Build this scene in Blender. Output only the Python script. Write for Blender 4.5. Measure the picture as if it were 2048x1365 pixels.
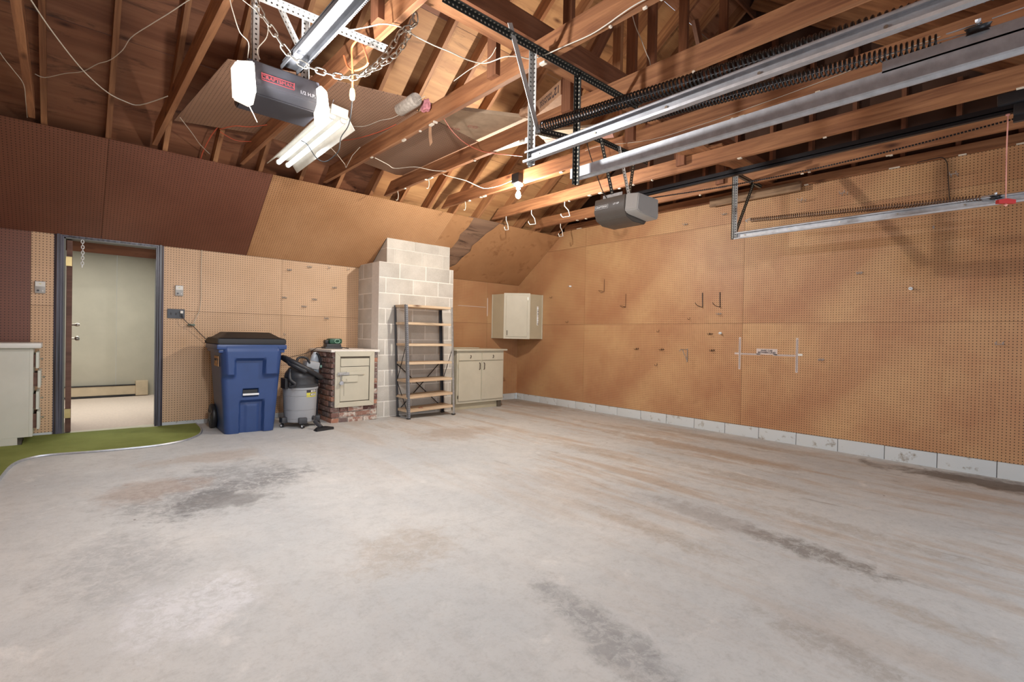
import bpy, bmesh, math, random
from mathutils import Vector, Matrix
random.seed(7)
R = math.radians
for o in list(bpy.data.objects): bpy.data.objects.remove(o, do_unlink=True)
SC = bpy.context.scene
COL = SC.collection

# ------------------------------------------------------------------ camera
cd = bpy.data.cameras.new('camera'); cam = bpy.data.objects.new('camera', cd); COL.objects.link(cam)
cd.sensor_width = 36; cd.lens = 996.72 / 2048 * 36; cd.clip_start = .02; cd.clip_end = 60
_a, _b, _r = R(42.0887), R(-.5287), R(1.0816)
_F = Vector((math.sin(_a) * math.cos(_b), math.cos(_a) * math.cos(_b), math.sin(_b)))
_R = Vector((math.cos(_a), -math.sin(_a), 0)); _U = _R.cross(_F)
_R2 = _R * math.cos(_r) + _U * math.sin(_r); _U2 = -_R * math.sin(_r) + _U * math.cos(_r)
cam.matrix_world = Matrix(((_R2.x, _U2.x, -_F.x, 0), (_R2.y, _U2.y, -_F.y, 0), (_R2.z, _U2.z, -_F.z, 1.1434), (0, 0, 0, 1)))
SC.camera = cam
# ------------------------------------------------------------------ exposure, world
SC.view_settings.view_transform = 'Standard'; SC.view_settings.look = 'None'
SC.view_settings.exposure = -0.13; SC.view_settings.gamma = 1.0; SC.view_settings.use_curve_mapping = False
W = bpy.data.worlds.new('world'); SC.world = W; W.use_nodes = True
_bg = W.node_tree.nodes['Background']; _bg.inputs[0].default_value = (.75, .86, 1, 1); _bg.inputs[1].default_value = 1.0

def area(name, loc, direction, sx, sy, power, color):
    l = bpy.data.lights.new(name, 'AREA'); l.shape = 'RECTANGLE'; l.size = sx; l.size_y = sy; l.energy = power; l.color = color
    o = bpy.data.objects.new(name, l); COL.objects.link(o); o.location = loc
    o.rotation_euler = Vector(direction).to_track_quat('-Z', 'Y').to_euler(); return o
def point(name, loc, power, color, rad):
    l = bpy.data.lights.new(name, 'POINT'); l.energy = power; l.color = color; l.shadow_soft_size = rad
    o = bpy.data.objects.new(name, l); COL.objects.link(o); o.location = loc; return o
# soft fill lamps added just inside the two garage doors behind the camera
area('fill_left_door', (.73, -1.40, 1.15), (0, 1, .0), 2.3, 1.7, 36, (.84, .92, 1))
area('fill_right_door', (3.69, -1.40, 1.15), (0, 1, .0), 2.3, 1.7, 36, (.84, .92, 1))
# ceiling lamp of the room beyond the door
area('next_room_lamp', (.3, 8.2, 2.28), (0, 0, -1), 1.2, 1.2, 48, (1, .97, .9))
# bare bulb, opener lamp bulb and the shop-light tubes
point('bulb_light', (3.60, 3.95, 2.60), 175, (1, .92, .80), .03)
point('opener_lamp_light', (1.045, 2.50, 2.27), 112, (1, .97, .95), .035)
point('opener_lamp_light', (.56, 2.44, 2.26), 26, (1, .97, .95), .035)
area('shop_light_glow', (1.385, 3.93, 2.555), (.12, 0, -1), .12, 1.1, 26, (.80, .89, 1))

# ------------------------------------------------------------------ node helpers
class NT:
    def __init__(s, name):
        s.m = bpy.data.materials.new(name); s.m.use_nodes = True; s.t = s.m.node_tree; s.n = s.t.nodes; s.l = s.t.links
        s.b = s.n['Principled BSDF']
    def node(s, typ, **k):
        x = s.n.new(typ)
        for a, v in k.items(): setattr(x, a, v)
        return x
    def put(s, sock, v):
        if isinstance(v, (int, float)): sock.default_value = v
        elif isinstance(v, tuple):
            sock.default_value = v if len(v) == len(sock.default_value) else v + (1,)
        else: s.l.new(v, sock)
    def math(s, op, a, b=0.0, c=None, clamp=False):
        x = s.node('ShaderNodeMath', operation=op, use_clamp=clamp); s.put(x.inputs[0], a); s.put(x.inputs[1], b)
        if c is not None: s.put(x.inputs[2], c)
        return x.outputs[0]
    def mix(s, f, a, b):
        x = s.node('ShaderNodeMix', data_type='RGBA'); s.put(x.inputs[0], f); s.put(x.inputs[6], a); s.put(x.inputs[7], b); return x.outputs[2]
    def mul(s, f, a, b):
        x = s.node('ShaderNodeMix', data_type='RGBA', blend_type='MULTIPLY'); s.put(x.inputs[0], f); s.put(x.inputs[6], a); s.put(x.inputs[7], b); return x.outputs[2]
    def coord(s, which='Object', scale=(1, 1, 1), rnd=0, rot=(0, 0, 0)):
        c = s.node('ShaderNodeTexCoord').outputs[which]
        mp = s.node('ShaderNodeMapping'); s.l.new(c, mp.inputs[0]); mp.inputs['Scale'].default_value = scale; mp.inputs['Rotation'].default_value = rot
        if rnd:
            oi = s.node('ShaderNodeObjectInfo'); v = s.node('ShaderNodeCombineXYZ')
            for i in range(3): s.l.new(s.math('MULTIPLY', oi.outputs['Random'], rnd * (1 + i * .37)), v.inputs[i])
            s.l.new(v.outputs[0], mp.inputs['Location'])
        return mp.outputs[0]
    def noise(s, vec, scale=1, detail=4, rough=.55, dist=0):
        x = s.node('ShaderNodeTexNoise'); s.l.new(vec, x.inputs['Vector']); x.inputs['Scale'].default_value = scale
        x.inputs['Detail'].default_value = detail; x.inputs['Roughness'].default_value = rough; x.inputs['Distortion'].default_value = dist
        return x.outputs['Fac']
    def ramp(s, f, lo, hi, a=0., b=1.):
        x = s.node('ShaderNodeMapRange'); s.put(x.inputs[0], f); x.inputs[1].default_value = lo; x.inputs[2].default_value = hi
        x.inputs[3].default_value = a; x.inputs[4].default_value = b; x.clamp = True; return x.outputs[0]
    def bump(s, h, strength=.3, dist=.002):
        x = s.node('ShaderNodeBump'); s.put(x.inputs['Height'], h); x.inputs['Strength'].default_value = strength; x.inputs['Distance'].default_value = dist
        s.l.new(x.outputs[0], s.b.inputs['Normal'])
    def done(s, col, rough=.6, metal=0.):
        s.put(s.b.inputs['Base Color'], col); s.put(s.b.inputs['Roughness'], rough); s.put(s.b.inputs['Metallic'], metal); return s.m

def plain(name, col, rough=.5, metal=0., var=.12, scale=9, rnd=3):
    t = NT(name); v = t.coord('Object', rnd=rnd); n = t.noise(v, scale, 5, .6)
    d = tuple(c * (1 - var * 1.6) for c in col)
    return t.done(t.mix(t.ramp(n, .3, .7), d, col), rough, metal)
def emit(name, col, strength):
    t = NT(name); t.b.inputs['Emission Color'].default_value = col + (1,); t.b.inputs['Emission Strength'].default_value = strength
    return t.done(col, .5)

def pegboard(name, light, dark, hole, holes=True, gloss=.5, stain=.25):
    t = NT(name); v = t.coord('Object'); n = t.noise(v, 1.3, 5, .6); n2 = t.noise(v, 5.5, 6, .65)
    c = t.mix(t.ramp(n, .36, .66), dark, light)
    c = t.mul(t.math('MULTIPLY', t.ramp(n2, .56, .74), stain), c, (.45, .30, .20))
    if holes:
        uv = t.node('ShaderNodeTexCoord').outputs['UV']; s = t.node('ShaderNodeSeparateXYZ'); t.l.new(uv, s.inputs[0])
        a = t.math('SUBTRACT', t.math('FRACT', t.math('MULTIPLY', s.outputs[0], 1 / .0254)), .5)
        b = t.math('SUBTRACT', t.math('FRACT', t.math('MULTIPLY', s.outputs[1], 1 / .0254)), .5)
        d = t.math('SQRT', t.math('ADD', t.math('MULTIPLY', a, a), t.math('MULTIPLY', b, b)))
        c = t.mix(t.ramp(d, .125, .20, 1, 0), c, hole)
    return t.done(c, gloss)
M_peg = pegboard('pegboard_tan', (.56, .335, .165), (.42, .205, .10), (.035, .014, .006))
M_peg_back = pegboard('pegboard_back', (.68, .46, .29), (.58, .375, .22), (.045, .02, .01), stain=.12)
M_peg_dark = pegboard('pegboard_dark_brown', (.20, .078, .048), (.155, .058, .036), (.025, .008, .005), gloss=.42, stain=.15)
M_peg_slope = pegboard('pegboard_slope', (.54, .305, .155), (.43, .225, .105), (.06, .025, .01), stain=.2)
M_peg_loft = pegboard('pegboard_loft', (.34, .20, .13), (.27, .155, .10), (.05, .022, .012), stain=.2)
M_hard = pegboard('hardboard_brown', (.48, .26, .125), (.38, .195, .09), (0, 0, 0), holes=False, stain=.75)

def wood(name, light, dark, knots=True, sc=1.0, axis='x', stain=0., coord='Object'):
    t = NT(name); s = (.9 * sc, 14 * sc, 14 * sc)
    v = t.coord(coord, s, rnd=11); n = t.noise(v, 1.6, 6, .62, .7)
    c = t.mix(t.ramp(n, .32, .66), dark, light)
    v1 = t.coord(coord, (1, 1, 1), rnd=5)
    big = t.noise(v1, .9, 3, .5)
    c = t.mul(t.ramp(big, .5, .68, 0, .55), c, (.62, .40, .26))
    if knots:
        v2 = t.coord(coord, (2.2, 6.5, 6.5), rnd=9)
        vo = t.node('ShaderNodeTexVoronoi'); t.l.new(v2, vo.inputs['Vector']); vo.inputs['Scale'].default_value = 1.0
        k = t.ramp(vo.outputs['Distance'], .03, .17, .9, 0)
        c = t.mul(k, c, (.16, .07, .03))
    if stain:
        v3 = t.coord(coord, (1, 5, 5), rnd=4); n3 = t.noise(v3, 1.3, 6, .7, .6)
        c = t.mul(t.ramp(n3, .56, .68, 0, stain), c, (.10, .06, .045))
    oi = t.node('ShaderNodeObjectInfo'); c = t.mul(t.ramp(oi.outputs['Random'], 0, 1, 0, .45), c, (.66, .52, .42))
    t.bump(n, .15, .002)
    return t.done(c, .62)
M_raft = wood('rafter_wood', (.43, .215, .098), (.21, .088, .040))
M_joist = wood('joist_wood', (.46, .225, .105), (.19, .075, .034))
M_post = wood('dark_framing_wood', (.26, .11, .055), (.14, .055, .027), knots=False)
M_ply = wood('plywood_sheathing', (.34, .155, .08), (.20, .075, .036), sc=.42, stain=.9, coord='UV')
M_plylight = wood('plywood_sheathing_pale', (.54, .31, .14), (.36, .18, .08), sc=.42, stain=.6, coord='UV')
M_plygable = wood('plywood_gable_dark', (.11, .055, .032), (.06, .028, .018), sc=.42, coord='UV')
M_ledger = wood('weathered_board', (.34, .22, .13), (.19, .11, .06), stain=.5)
M_shelfwood = wood('shelf_board_wood', (.74, .60, .43), (.60, .45, .30), stain=.35)
M_beamroom = wood('beam_wood_dark', (.13, .05, .028), (.07, .025, .014), knots=False)
M_card = plain('cardboard', (.50, .29, .17), .85, var=.18, scale=14)
M_cardpale = plain('pale_panel', (.58, .42, .28), .8, var=.2, scale=7)
M_cream = plain('cream_planking', (.62, .50, .34), .7, var=.1)
M_pinkplank = plain('pink_planking', (.62, .33, .27), .7, var=.25, scale=20)

M_galv = plain('galvanised_steel', (.58, .61, .66), .45, .7, var=.16, scale=22)
M_galvdull = plain('galvanised_dull', (.52, .53, .53), .5, .6, var=.2, scale=30)
M_white_metal = plain('white_metal', (.58, .54, .46), .45)
M_black = plain('black_plastic', (.022, .022, .025), .4)
M_blackmetal = plain('black_steel', (.03, .03, .034), .35, .6)
M_spring = plain('black_spring_steel', (.045, .043, .043), .32, .75)
M_rust = plain('aged_spring_steel', (.16, .09, .06), .45, .6)
M_chain = plain('chain_steel', (.55, .52, .46), .3, .85)
M_rail = plain('dark_rail_steel', (.16, .17, .19), .5, .55, var=.25)
M_nickel = plain('satin_nickel', (.62, .58, .50), .3, .9)
M_brass = plain('brass', (.60, .47, .22), .35, .8)
M_darkhw = plain('dark_bronze_handle', (.09, .07, .055), .35, .7)
M_cabinet = plain('cream_cabinet_paint', (.60, .57, .46), .42, var=.07, scale=4)
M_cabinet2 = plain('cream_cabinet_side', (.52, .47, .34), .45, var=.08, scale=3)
M_leftcab = plain('grey_white_cabinet_paint', (.66, .67, .60), .45, var=.06, scale=4)
M_counter = plain('counter_laminate', (.74, .74, .70), .35, var=.05)
M_toe = plain('toe_kick_dark', (.12, .10, .075), .7)
M_trim = None
t = NT('dark_stained_door_trim'); v = t.coord('Object', (40, 40, 1.2)); n = t.noise(v, 1, 6, .6)
M_trim = t.done(t.mix(t.ramp(n, .35, .7), (.020, .016, .018), (.12, .12, .17)), .34)
M_jamb = plain('door_jamb_grey', (.17, .17, .15), .5)
M_doorleaf = wood('door_edge_wood', (.20, .10, .07), (.11, .05, .035), knots=False)
M_roomwall = plain('next_room_panelling', (.50, .46, .36), .6, var=.10, scale=2)
M_roomfloor = plain('next_room_carpet', (.72, .60, .50), .95, var=.10, scale=40)
M_blue_wall = plain('next_room_blue_wall', (.42, .52, .62), .6)
M_white = plain('white_paint', (.80, .80, .77), .5, var=.05)
M_cord_white = plain('white_cable', (.60, .55, .46), .5)
M_cord_orange = plain('orange_cable', (.80, .25, .10), .5)
M_cord_red = plain('red_cable', (.62, .12, .06), .5)
M_cord_black = plain('black_cable', (.02, .02, .02), .5)
M_red = plain('red_plastic', (.52, .02, .02), .4)
M_pinkcord = plain('pink_cord', (.85, .40, .33), .6)
M_opener = plain('opener_grey_housing', (.085, .085, .10), .38, .3, var=.06)
M_opener2 = plain('opener_taupe_housing', (.13, .115, .10), .38, .3, var=.06)
M_lens = plain('grey_frosted_lens', (.42, .41, .39), .35, var=.05)
M_shade = emit('lit_lamp_shade', (1, .93, .82), 1.0)
M_tube = emit('lit_fluorescent_tube', (.95, .98, 1), 1.7)
M_bulb = emit('lit_bulb', (1, .88, .70), 60.0)
M_binblue = plain('navy_bin_plastic', (.030, .070, .215), .38, var=.10, scale=5)
M_binlid = plain('black_bin_lid', (.008, .008, .011), .55)
M_binside = M_binblue
M_vacgrey = plain('grey_drum_plastic', (.36, .38, .41), .35, var=.05)
M_vacdark = plain('charcoal_plastic', (.055, .058, .066), .36)
M_hose = plain('black_hose_rubber', (.022, .024, .03), .42)
M_yellow = plain('yellow_label', (.72, .68, .10), .5)
M_paper = plain('white_label', (.82, .82, .78), .6)
M_orangepaper = plain('orange_label', (.62, .36, .18), .6)
M_green = plain('dark_green_plastic', (.02, .09, .055), .35)
M_greenlight = plain('pale_green_print', (.45, .75, .60), .4)
M_whiteprint = plain('white_print', (.85, .88, .9), .5, var=.03)
M_redprint = plain('red_print', (.34, .05, .06), .5, var=.03)
M_inkdark = plain('dark_ink', (.05, .045, .06), .6)
M_inkred = plain('faded_red_ink', (.45, .16, .12), .7)
M_strip = plain('pale_adhesive_strip', (.70, .60, .56), .5, var=.15, scale=60)
M_bluegray = plain('blue_rag', (.09, .11, .24), .8, var=.3, scale=25)
M_pinkinsul = plain('pink_insulation', (.75, .30, .33), .95, var=.3, scale=30)
M_plate = plain('wall_plate_black', (.055, .06, .075), .4)
M_scrap = plain('pale_drywall_scrap', (.80, .72, .60), .8)

t = NT('concrete_block'); v = t.coord('Object', rnd=13); n = t.noise(v, 3, 5, .6); n2 = t.noise(v, 160, 2, .7)
c = t.mix(t.ramp(n, .3, .7), (.52, .50, .455), (.70, .675, .62)); c = t.mul(t.ramp(n2, .45, .75, 0, .45), c, (.55, .52, .48))
oi = t.node('ShaderNodeObjectInfo'); c = t.mul(t.ramp(oi.outputs['Random'], 0, 1, 0, .35), c, (.74, .74, .76)); t.bump(n2, .35, .002)
M_block = t.done(c, .9)
t = NT('pale_mortar'); v = t.coord('Object'); n = t.noise(v, 30, 4, .6); t.bump(n, .3, .002)
M_mortar = t.done(t.mix(n, (.70, .67, .62), (.90, .88, .84)), .9)
t = NT('painted_block'); v = t.coord('Object', rnd=13); n = t.noise(v, 9, 6, .7); n2 = t.noise(v, 120, 2, .7)
c = t.mix(t.ramp(n, .57, .70), (.60, .64, .66), (.25, .21, .16)); t.bump(n2, .3, .002)
M_pblock = t.done(c, .7)
t = NT('joint_dark'); M_joint = t.done((.10, .09, .08), .9)
t = NT('old_brick'); v = t.coord('Object', rnd=17); n = t.noise(v, 22, 5, .7); oi = t.node('ShaderNodeObjectInfo')
cr = t.node('ShaderNodeValToRGB'); t.l.new(oi.outputs['Random'], cr.inputs[0]); e = cr.color_ramp.elements
e[0].color = (.12, .055, .05, 1); e[1].color = (.42, .19, .12, 1); e.new(.3).color = (.22, .12, .10, 1); e.new(.55).color = (.15, .12, .12, 1); e.new(.75).color = (.30, .16, .12, 1)
c = t.mix(t.ramp(n, .52, .66, 0, .75), cr.outputs[0], (.50, .42, .36)); t.bump(n, .5, .004)
M_brick = t.done(c, .9)
t = NT('whitewashed_brick'); v = t.coord('Object', rnd=17); n = t.noise(v, 18, 5, .7); t.bump(n, .5, .004)
M_brickwhite = t.done(t.mix(t.ramp(n, .42, .6), (.33, .17, .13), (.62, .58, .52)), .9)
t = NT('rough_old_mortar'); v = t.coord('Object'); n = t.noise(v, 25, 5, .7); t.bump(n, .8, .006)
M_oldmortar = t.done(t.mix(t.ramp(n, .35, .65), (.14, .11, .10), (.52, .48, .43)), .95)
t = NT('green_turf_carpet'); v = t.coord('Object'); n = t.noise(v, 2.2, 5, .6); n2 = t.noise(v, 260, 2, .8)
c = t.mix(t.ramp(n, .35, .65), (.20, .23, .045), (.27, .31, .075)); c = t.mul(t.ramp(n2, .4, .7, 0, .5), c, (.5, .55, .4)); t.bump(n2, .6, .004)
M_turf = t.done(c, .95)

# stained concrete floor
t = NT('stained_concrete'); v = t.coord('Object')
n1 = t.noise(v, .9, 6, .6, .3); n2 = t.noise(v, 3.6, 8, .68, .5); n3 = t.noise(v, 60, 3, .7); n4 = t.noise(v, 13, 6, .75, .3)
vs = t.coord('Object', (2.4, .42, 1)); st = t.noise(vs, 1.5, 7, .66, .35)
vs2 = t.coord('Object', (5.5, .9, 1)); st2 = t.noise(vs2, 1.6, 7, .7, .3)
c = t.mix(t.ramp(n1, .34, .66), (.47, .485, .49), (.585, .58, .56))
c = t.mix(t.ramp(n2, .50, .70, 0, .55), c, (.47, .475, .47))
c = t.mix(t.ramp(n2, .40, .28, 0, .6), c, (.70, .685, .66))
sx = t.node('ShaderNodeSeparateXYZ'); t.l.new(t.node('ShaderNodeTexCoord').outputs['Object'], sx.inputs[0])
rightish = t.ramp(sx.outputs[0], 1.6, 3.6, .12, 1)
c = t.mix(t.math('MULTIPLY', t.ramp(st, .50, .63, 0, .62), rightish), c, (.42, .31, .22))
c = t.mix(t.math('MULTIPLY', t.ramp(st2, .60, .70, 0, .55), rightish), c, (.22, .17, .13))
n5 = t.noise(v, 17, 8, .8, .6)
def blob(c, x, y, rx, ry, col, amt, ang=0., ns=3.2, thr=.55, frag=0):
    mp = t.node('ShaderNodeMapping'); mp.vector_type = 'TEXTURE'; t.l.new(t.node('ShaderNodeTexCoord').outputs['Object'], mp.inputs[0])
    mp.inputs['Location'].default_value = (x, y, 0); mp.inputs['Rotation'].default_value = (0, 0, R(ang)); mp.inputs['Scale'].default_value = (rx, ry, 1)
    fl = t.node('ShaderNodeVectorMath', operation='MULTIPLY'); t.l.new(mp.outputs[0], fl.inputs[0]); fl.inputs[1].default_value = (1, 1, 0)
    ln = t.node('ShaderNodeVectorMath', operation='LENGTH'); t.l.new(fl.outputs[0], ln.inputs[0])
    nn = t.noise(v, ns, 8, .72, .4)
    d = t.math('ADD', ln.outputs['Value'], t.math('MULTIPLY', t.math('SUBTRACT', nn, .5), 2.6))
    f = t.ramp(d, thr, thr + .55, amt, 0)
    if frag: f = t.math('MULTIPLY', f, t.ramp(n5, .43, .53, 1 - frag, 1))
    return t.mix(f, c, col)
c = blob(c, .85, 4.0, .72, .50, (.28, .28, .28), .75, 35, 6, .55, .75)
c = blob(c, .70, 3.72, .42, .16, (.16, .16, .16), .8, 50, 9, .5, .5)
c = blob(c, 1.15, 3.95, .40, .18, (.22, .22, .22), .7, 20, 9, .5, .8)
c = blob(c, .82, 3.62, .30, .16, (.22, .215, .21), .7, -20, 8)
c = blob(c, .45, 4.15, .35, .25, (.36, .26, .20), .5, 10)
c = blob(c, .95, 4.85, .45, .2, (.40, .32, .26), .5, 0)
c = blob(c, .22, 2.9, .28, .5, (.33, .335, .34), .6, 0, 6, .55, .6)
c = blob(c, .40, 2.35, .3, .3, (.70, .71, .74), .6, 0, 6, .5, .7)
c = blob(c, 3.05, .92, .12, .42, (.16, .14, .12), .7, -8, 8, .55, .6)
c = blob(c, 3.10, 1.5, .14, .5, (.30, .27, .25), .5, -5, 8)
c = blob(c, 1.56, 1.14, .12, .5, (.24, .245, .25), .7, -12, 6, .55, .6)
c = blob(c, 2.16, .55, .10, .35, (.30, .26, .22), .5, -5, 8, .55, .6)
for bx_, by_, rx_, ry_, an_ in ((2.6, 1.6, .10, .6, -6), (3.6, .9, .10, .7, -4), (4.2, 1.9, .10, .8, -3), (2.7, .4, .08, .35, -8), (3.9, 3.2, .12, .7, 0), (1.35, 2.3, .35, .25, 20), (5.2, 3.6, .12, .9, 0)):
    c = blob(c, bx_, by_, rx_, ry_, (.37, .31, .25), .5, an_, 7, .55, .6)
c = blob(c, 5.75, .30, .26, .9, (.11, .085, .065), .85, 0, 3)
c = blob(c, 5.85, 5.9, .35, .8, (.30, .24, .18), .6, 0, 3)
c = blob(c, 3.3, 4.6, .5, .35, (.36, .28, .22), .55, 0)
c = blob(c, 4.9, 2.6, .18, 1.3, (.36, .25, .16), .6, 0)
c = blob(c, 5.6, 2.6, .12, 1.2, (.34, .27, .20), .5, 0)
# little dark chips
vo = t.node('ShaderNodeTexVoronoi'); t.l.new(v, vo.inputs['Vector']); vo.inputs['Scale'].default_value = 3.1
c = t.mix(t.ramp(vo.outputs['Distance'], .018, .030, .85, 0), c, (.10, .07, .05))
c = t.mul(t.ramp(n3, .5, .75, 0, .35), c, (.7, .68, .66)); c = t.mul(t.ramp(n4, .48, .70, 0, .40), c, (.66, .65, .64))
t.bump(t.math('ADD', n3, t.math('MULTIPLY', n2, 2)), .18, .004)
M_floor = t.done(c, t.ramp(n2, .3, .7, .55, .85))

# perforated angle iron: round holes every 19 mm down the middle of each leg
def perf(name, col, hole, rough, metal):
    t = NT(name); uv = t.node('ShaderNodeTexCoord').outputs['UV']; s = t.node('ShaderNodeSeparateXYZ'); t.l.new(uv, s.inputs[0])
    a = t.math('MULTIPLY', t.math('SUBTRACT', t.math('FRACT', t.math('MULTIPLY', s.outputs[0], 1 / .0254)), .5), .0254)
    b = t.math('SUBTRACT', s.outputs[1], .017)
    d = t.math('SQRT', t.math('ADD', t.math('MULTIPLY', a, a), t.math('MULTIPLY', b, b)))
    n = t.noise(t.coord('Object'), 25, 4, .6)
    c = t.mix(t.ramp(n, .3, .7), tuple(k * .8 for k in col), col)
    return t.done(t.mix(t.ramp(d, .0042, .0062, 1, 0), c, hole), rough, metal)
M_perf = perf('perforated_galvanised', (.60, .60, .58), (.03, .025, .022), .45, .45)
M_perfdark = perf('perforated_dark', (.040, .042, .040), (.55, .50, .40), .45, .5)

# ------------------------------------------------------------------ mesh helpers
def link(name, me, m, parent=None):
    o = bpy.data.objects.new(name, me); COL.objects.link(o)
    if m is not None: me.materials.append(m)
    if parent is not None: o.parent = parent
    return o
def tag(o, label=None, cat=None, group=None, kind=None):
    if label: o['label'] = label
    if cat: o['category'] = cat
    if group: o['group'] = group
    if kind: o['kind'] = kind
    return o
def thing(name, label, cat, loc=(0, 0, 0), rotz=0, group=None, kind=None):
    o = bpy.data.objects.new(name, None); COL.objects.link(o); o.location = loc; o.rotation_euler = (0, 0, rotz)
    return tag(o, label, cat, group, kind)
def smooth(o, ang=40):
    for p in o.data.polygons: p.use_smooth = True
    try: o.data.set_sharp_from_angle(angle=R(ang))
    except Exception: pass
    return o
def bm_obj(name, bm, m, parent=None, sm=False):
    me = bpy.data.meshes.new(name); bmesh.ops.recalc_face_normals(bm, faces=bm.faces); bm.to_mesh(me); bm.free()
    o = link(name, me, m, parent)
    if sm: smooth(o)
    return o
def bx(bm, x0, y0, z0, x1, y1, z1, bev=0, mtx=None):
    vs = [bm.verts.new((x, y, z)) for z in (z0, z1) for y in (y0, y1) for x in (x0, x1)]
    fs = [bm.faces.new([vs[i] for i in f]) for f in ((0, 2, 3, 1), (4, 5, 7, 6), (0, 1, 5, 4), (2, 6, 7, 3), (0, 4, 6, 2), (1, 3, 7, 5))]
    if bev:
        es = set(e for f in fs for e in f.edges); r = bmesh.ops.bevel(bm, geom=list(es), offset=bev, segments=2, profile=.6, affect='EDGES')
        vs = list(set(v for f in r['faces'] for v in f.verts) | set(v for v in vs if v.is_valid))
    if mtx is not None: bmesh.ops.transform(bm, matrix=mtx, verts=[v for v in vs if v.is_valid])
def box(name, p0, p1, m, parent=None, bev=0):
    """axis-aligned box with its origin at its own centre"""
    c = [(a + b) / 2 for a, b in zip(p0, p1)]; h = [abs(b - a) / 2 for a, b in zip(p0, p1)]
    bm = bmesh.new(); bx(bm, -h[0], -h[1], -h[2], h[0], h[1], h[2], bev)
    o = bm_obj(name, bm, m, parent, sm=bool(bev)); o.location = c; return o
def prism(name, pts, org, u, v, th, m, parent=None):
    """flat panel: outline pts (metres) in the u,v plane at org, thickness th along u x v, UV in metres"""
    u = Vector(u).normalized(); v = Vector(v).normalized(); n = u.cross(v).normalized(); org = Vector(org)
    c = Vector((sum(p[0] for p in pts) / len(pts), sum(p[1] for p in pts) / len(pts)))
    bm = bmesh.new(); uvl = bm.loops.layers.uv.new('UVMap')
    ctr = org + u * c.x + v * c.y
    A = [bm.verts.new(u * (a - c.x) + v * (b - c.y)) for a, b in pts]
    B = [bm.verts.new(u * (a - c.x) + v * (b - c.y) + n * th) for a, b in pts]
    k = len(pts); fs = [(list(reversed(range(k))), A), (list(range(k)), B)]
    for idx, arr in fs:
        f = bm.faces.new([arr[i] for i in idx])
        for lp, i in zip(f.loops, idx): lp[uvl].uv = pts[i]
    for i in range(k):
        j = (i + 1) % k; f = bm.faces.new((A[i], A[j], B[j], B[i]))
        for lp, q in zip(f.loops, (pts[i], pts[j], pts[j], pts[i])): lp[uvl].uv = (q[0], q[1] + .01)
    me = bpy.data.meshes.new(name); bm.to_mesh(me); bm.free(); o = link(name, me, m, parent); o.location = ctr; return o
def rect(x0, y0, x1, y1): return [(x0, y0), (x1, y0), (x1, y1), (x0, y1)]
def frame_m(p0, p1, up=(0, 0, 1)):
    p0 = Vector(p0); p1 = Vector(p1); x = (p1 - p0).normalized(); up = Vector(up)
    y = up.cross(x)
    if y.length < 1e-4: y = Vector((0, 1, 0)).cross(x)
    y.normalize(); z = x.cross(y)
    return Matrix(((x.x, y.x, z.x, p0.x), (x.y, y.y, z.y, p0.y), (x.z, y.z, z.z, p0.z), (0, 0, 0, 1)))
def beam(name, p0, p1, w, h, m, parent=None, up=(0, 0, 1), zoff=0., cut0=0., cut1=0.):
    """timber from p0 to p1 (centre of its underside), w wide, h high; ends may be cut on a slant"""
    L = (Vector(p1) - Vector(p0)).length; bm = bmesh.new()
    vs = [bm.verts.new(c) for c in ((0, -w / 2, zoff), (L, -w / 2, zoff), (L, w / 2, zoff), (0, w / 2, zoff),
                                    (cut0, -w / 2, zoff + h), (L - cut1, -w / 2, zoff + h), (L - cut1, w / 2, zoff + h), (cut0, w / 2, zoff + h))]
    for f in ((0, 3, 2, 1), (4, 5, 6, 7), (0, 1, 5, 4), (2, 3, 7, 6), (0, 4, 7, 3), (1, 2, 6, 5)): bm.faces.new([vs[i] for i in f])
    o = bm_obj(name, bm, m, parent); o.matrix_world = frame_m(p0, p1, up); return o
def tube_bm(bm, pts, r, seg=8, cap=True, closed=False):
    pts = [Vector(p) for p in pts]; n = len(pts); rings = []; prev = None
    for i, p in enumerate(pts):
        if closed: d = pts[(i + 1) % n] - pts[i - 1]
        else: d = pts[min(i + 1, n - 1)] - pts[max(i - 1, 0)]
        d.normalize()
        if prev is None:
            a = Vector((0, 0, 1)) if abs(d.z) < .9 else Vector((1, 0, 0)); x = d.cross(a).normalized()
        else:
            x = prev - d * prev.dot(d)
            x = x.normalized() if x.length > 1e-6 else d.orthogonal().normalized()
        prev = x; y = d.cross(x); rr = r[i] if isinstance(r, (list, tuple)) else r
        rings.append([bm.verts.new(p + (x * math.cos(2 * math.pi * k / seg) + y * math.sin(2 * math.pi * k / seg)) * rr) for k in range(seg)])
    for i in range(n if closed else n - 1):
        a, b = rings[i], rings[(i + 1) % n]
        for k in range(seg): bm.faces.new((a[k], a[(k + 1) % seg], b[(k + 1) % seg], b[k]))
    if cap and not closed: bm.faces.new(list(reversed(rings[0]))); bm.faces.new(rings[-1])
def spline(pts, sub=5):
    pts = [Vector(p) for p in pts]; out = []
    for i in range(len(pts) - 1):
        p0 = pts[max(i - 1, 0)]; p1 = pts[i]; p2 = pts[i + 1]; p3 = pts[min(i + 2, len(pts) - 1)]
        for k in range(sub):
            t = k / sub; out.append(.5 * ((2 * p1) + (p2 - p0) * t + (2 * p0 - 5 * p1 + 4 * p2 - p3) * t * t + (3 * p1 - p0 - 3 * p2 + p3) * t ** 3))
    out.append(pts[-1]); return out
def tube(name, pts, r, m, parent=None, seg=8, sub=0, closed=False):
    P = spline(pts, sub) if sub else pts; c = Vector(P[0]) if parent is None else Vector((0, 0, 0))
    bm = bmesh.new(); tube_bm(bm, [Vector(p) - c for p in P], r, seg, True, closed)
    o = bm_obj(name, bm, m, parent, sm=True); o.location = c; return o
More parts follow.
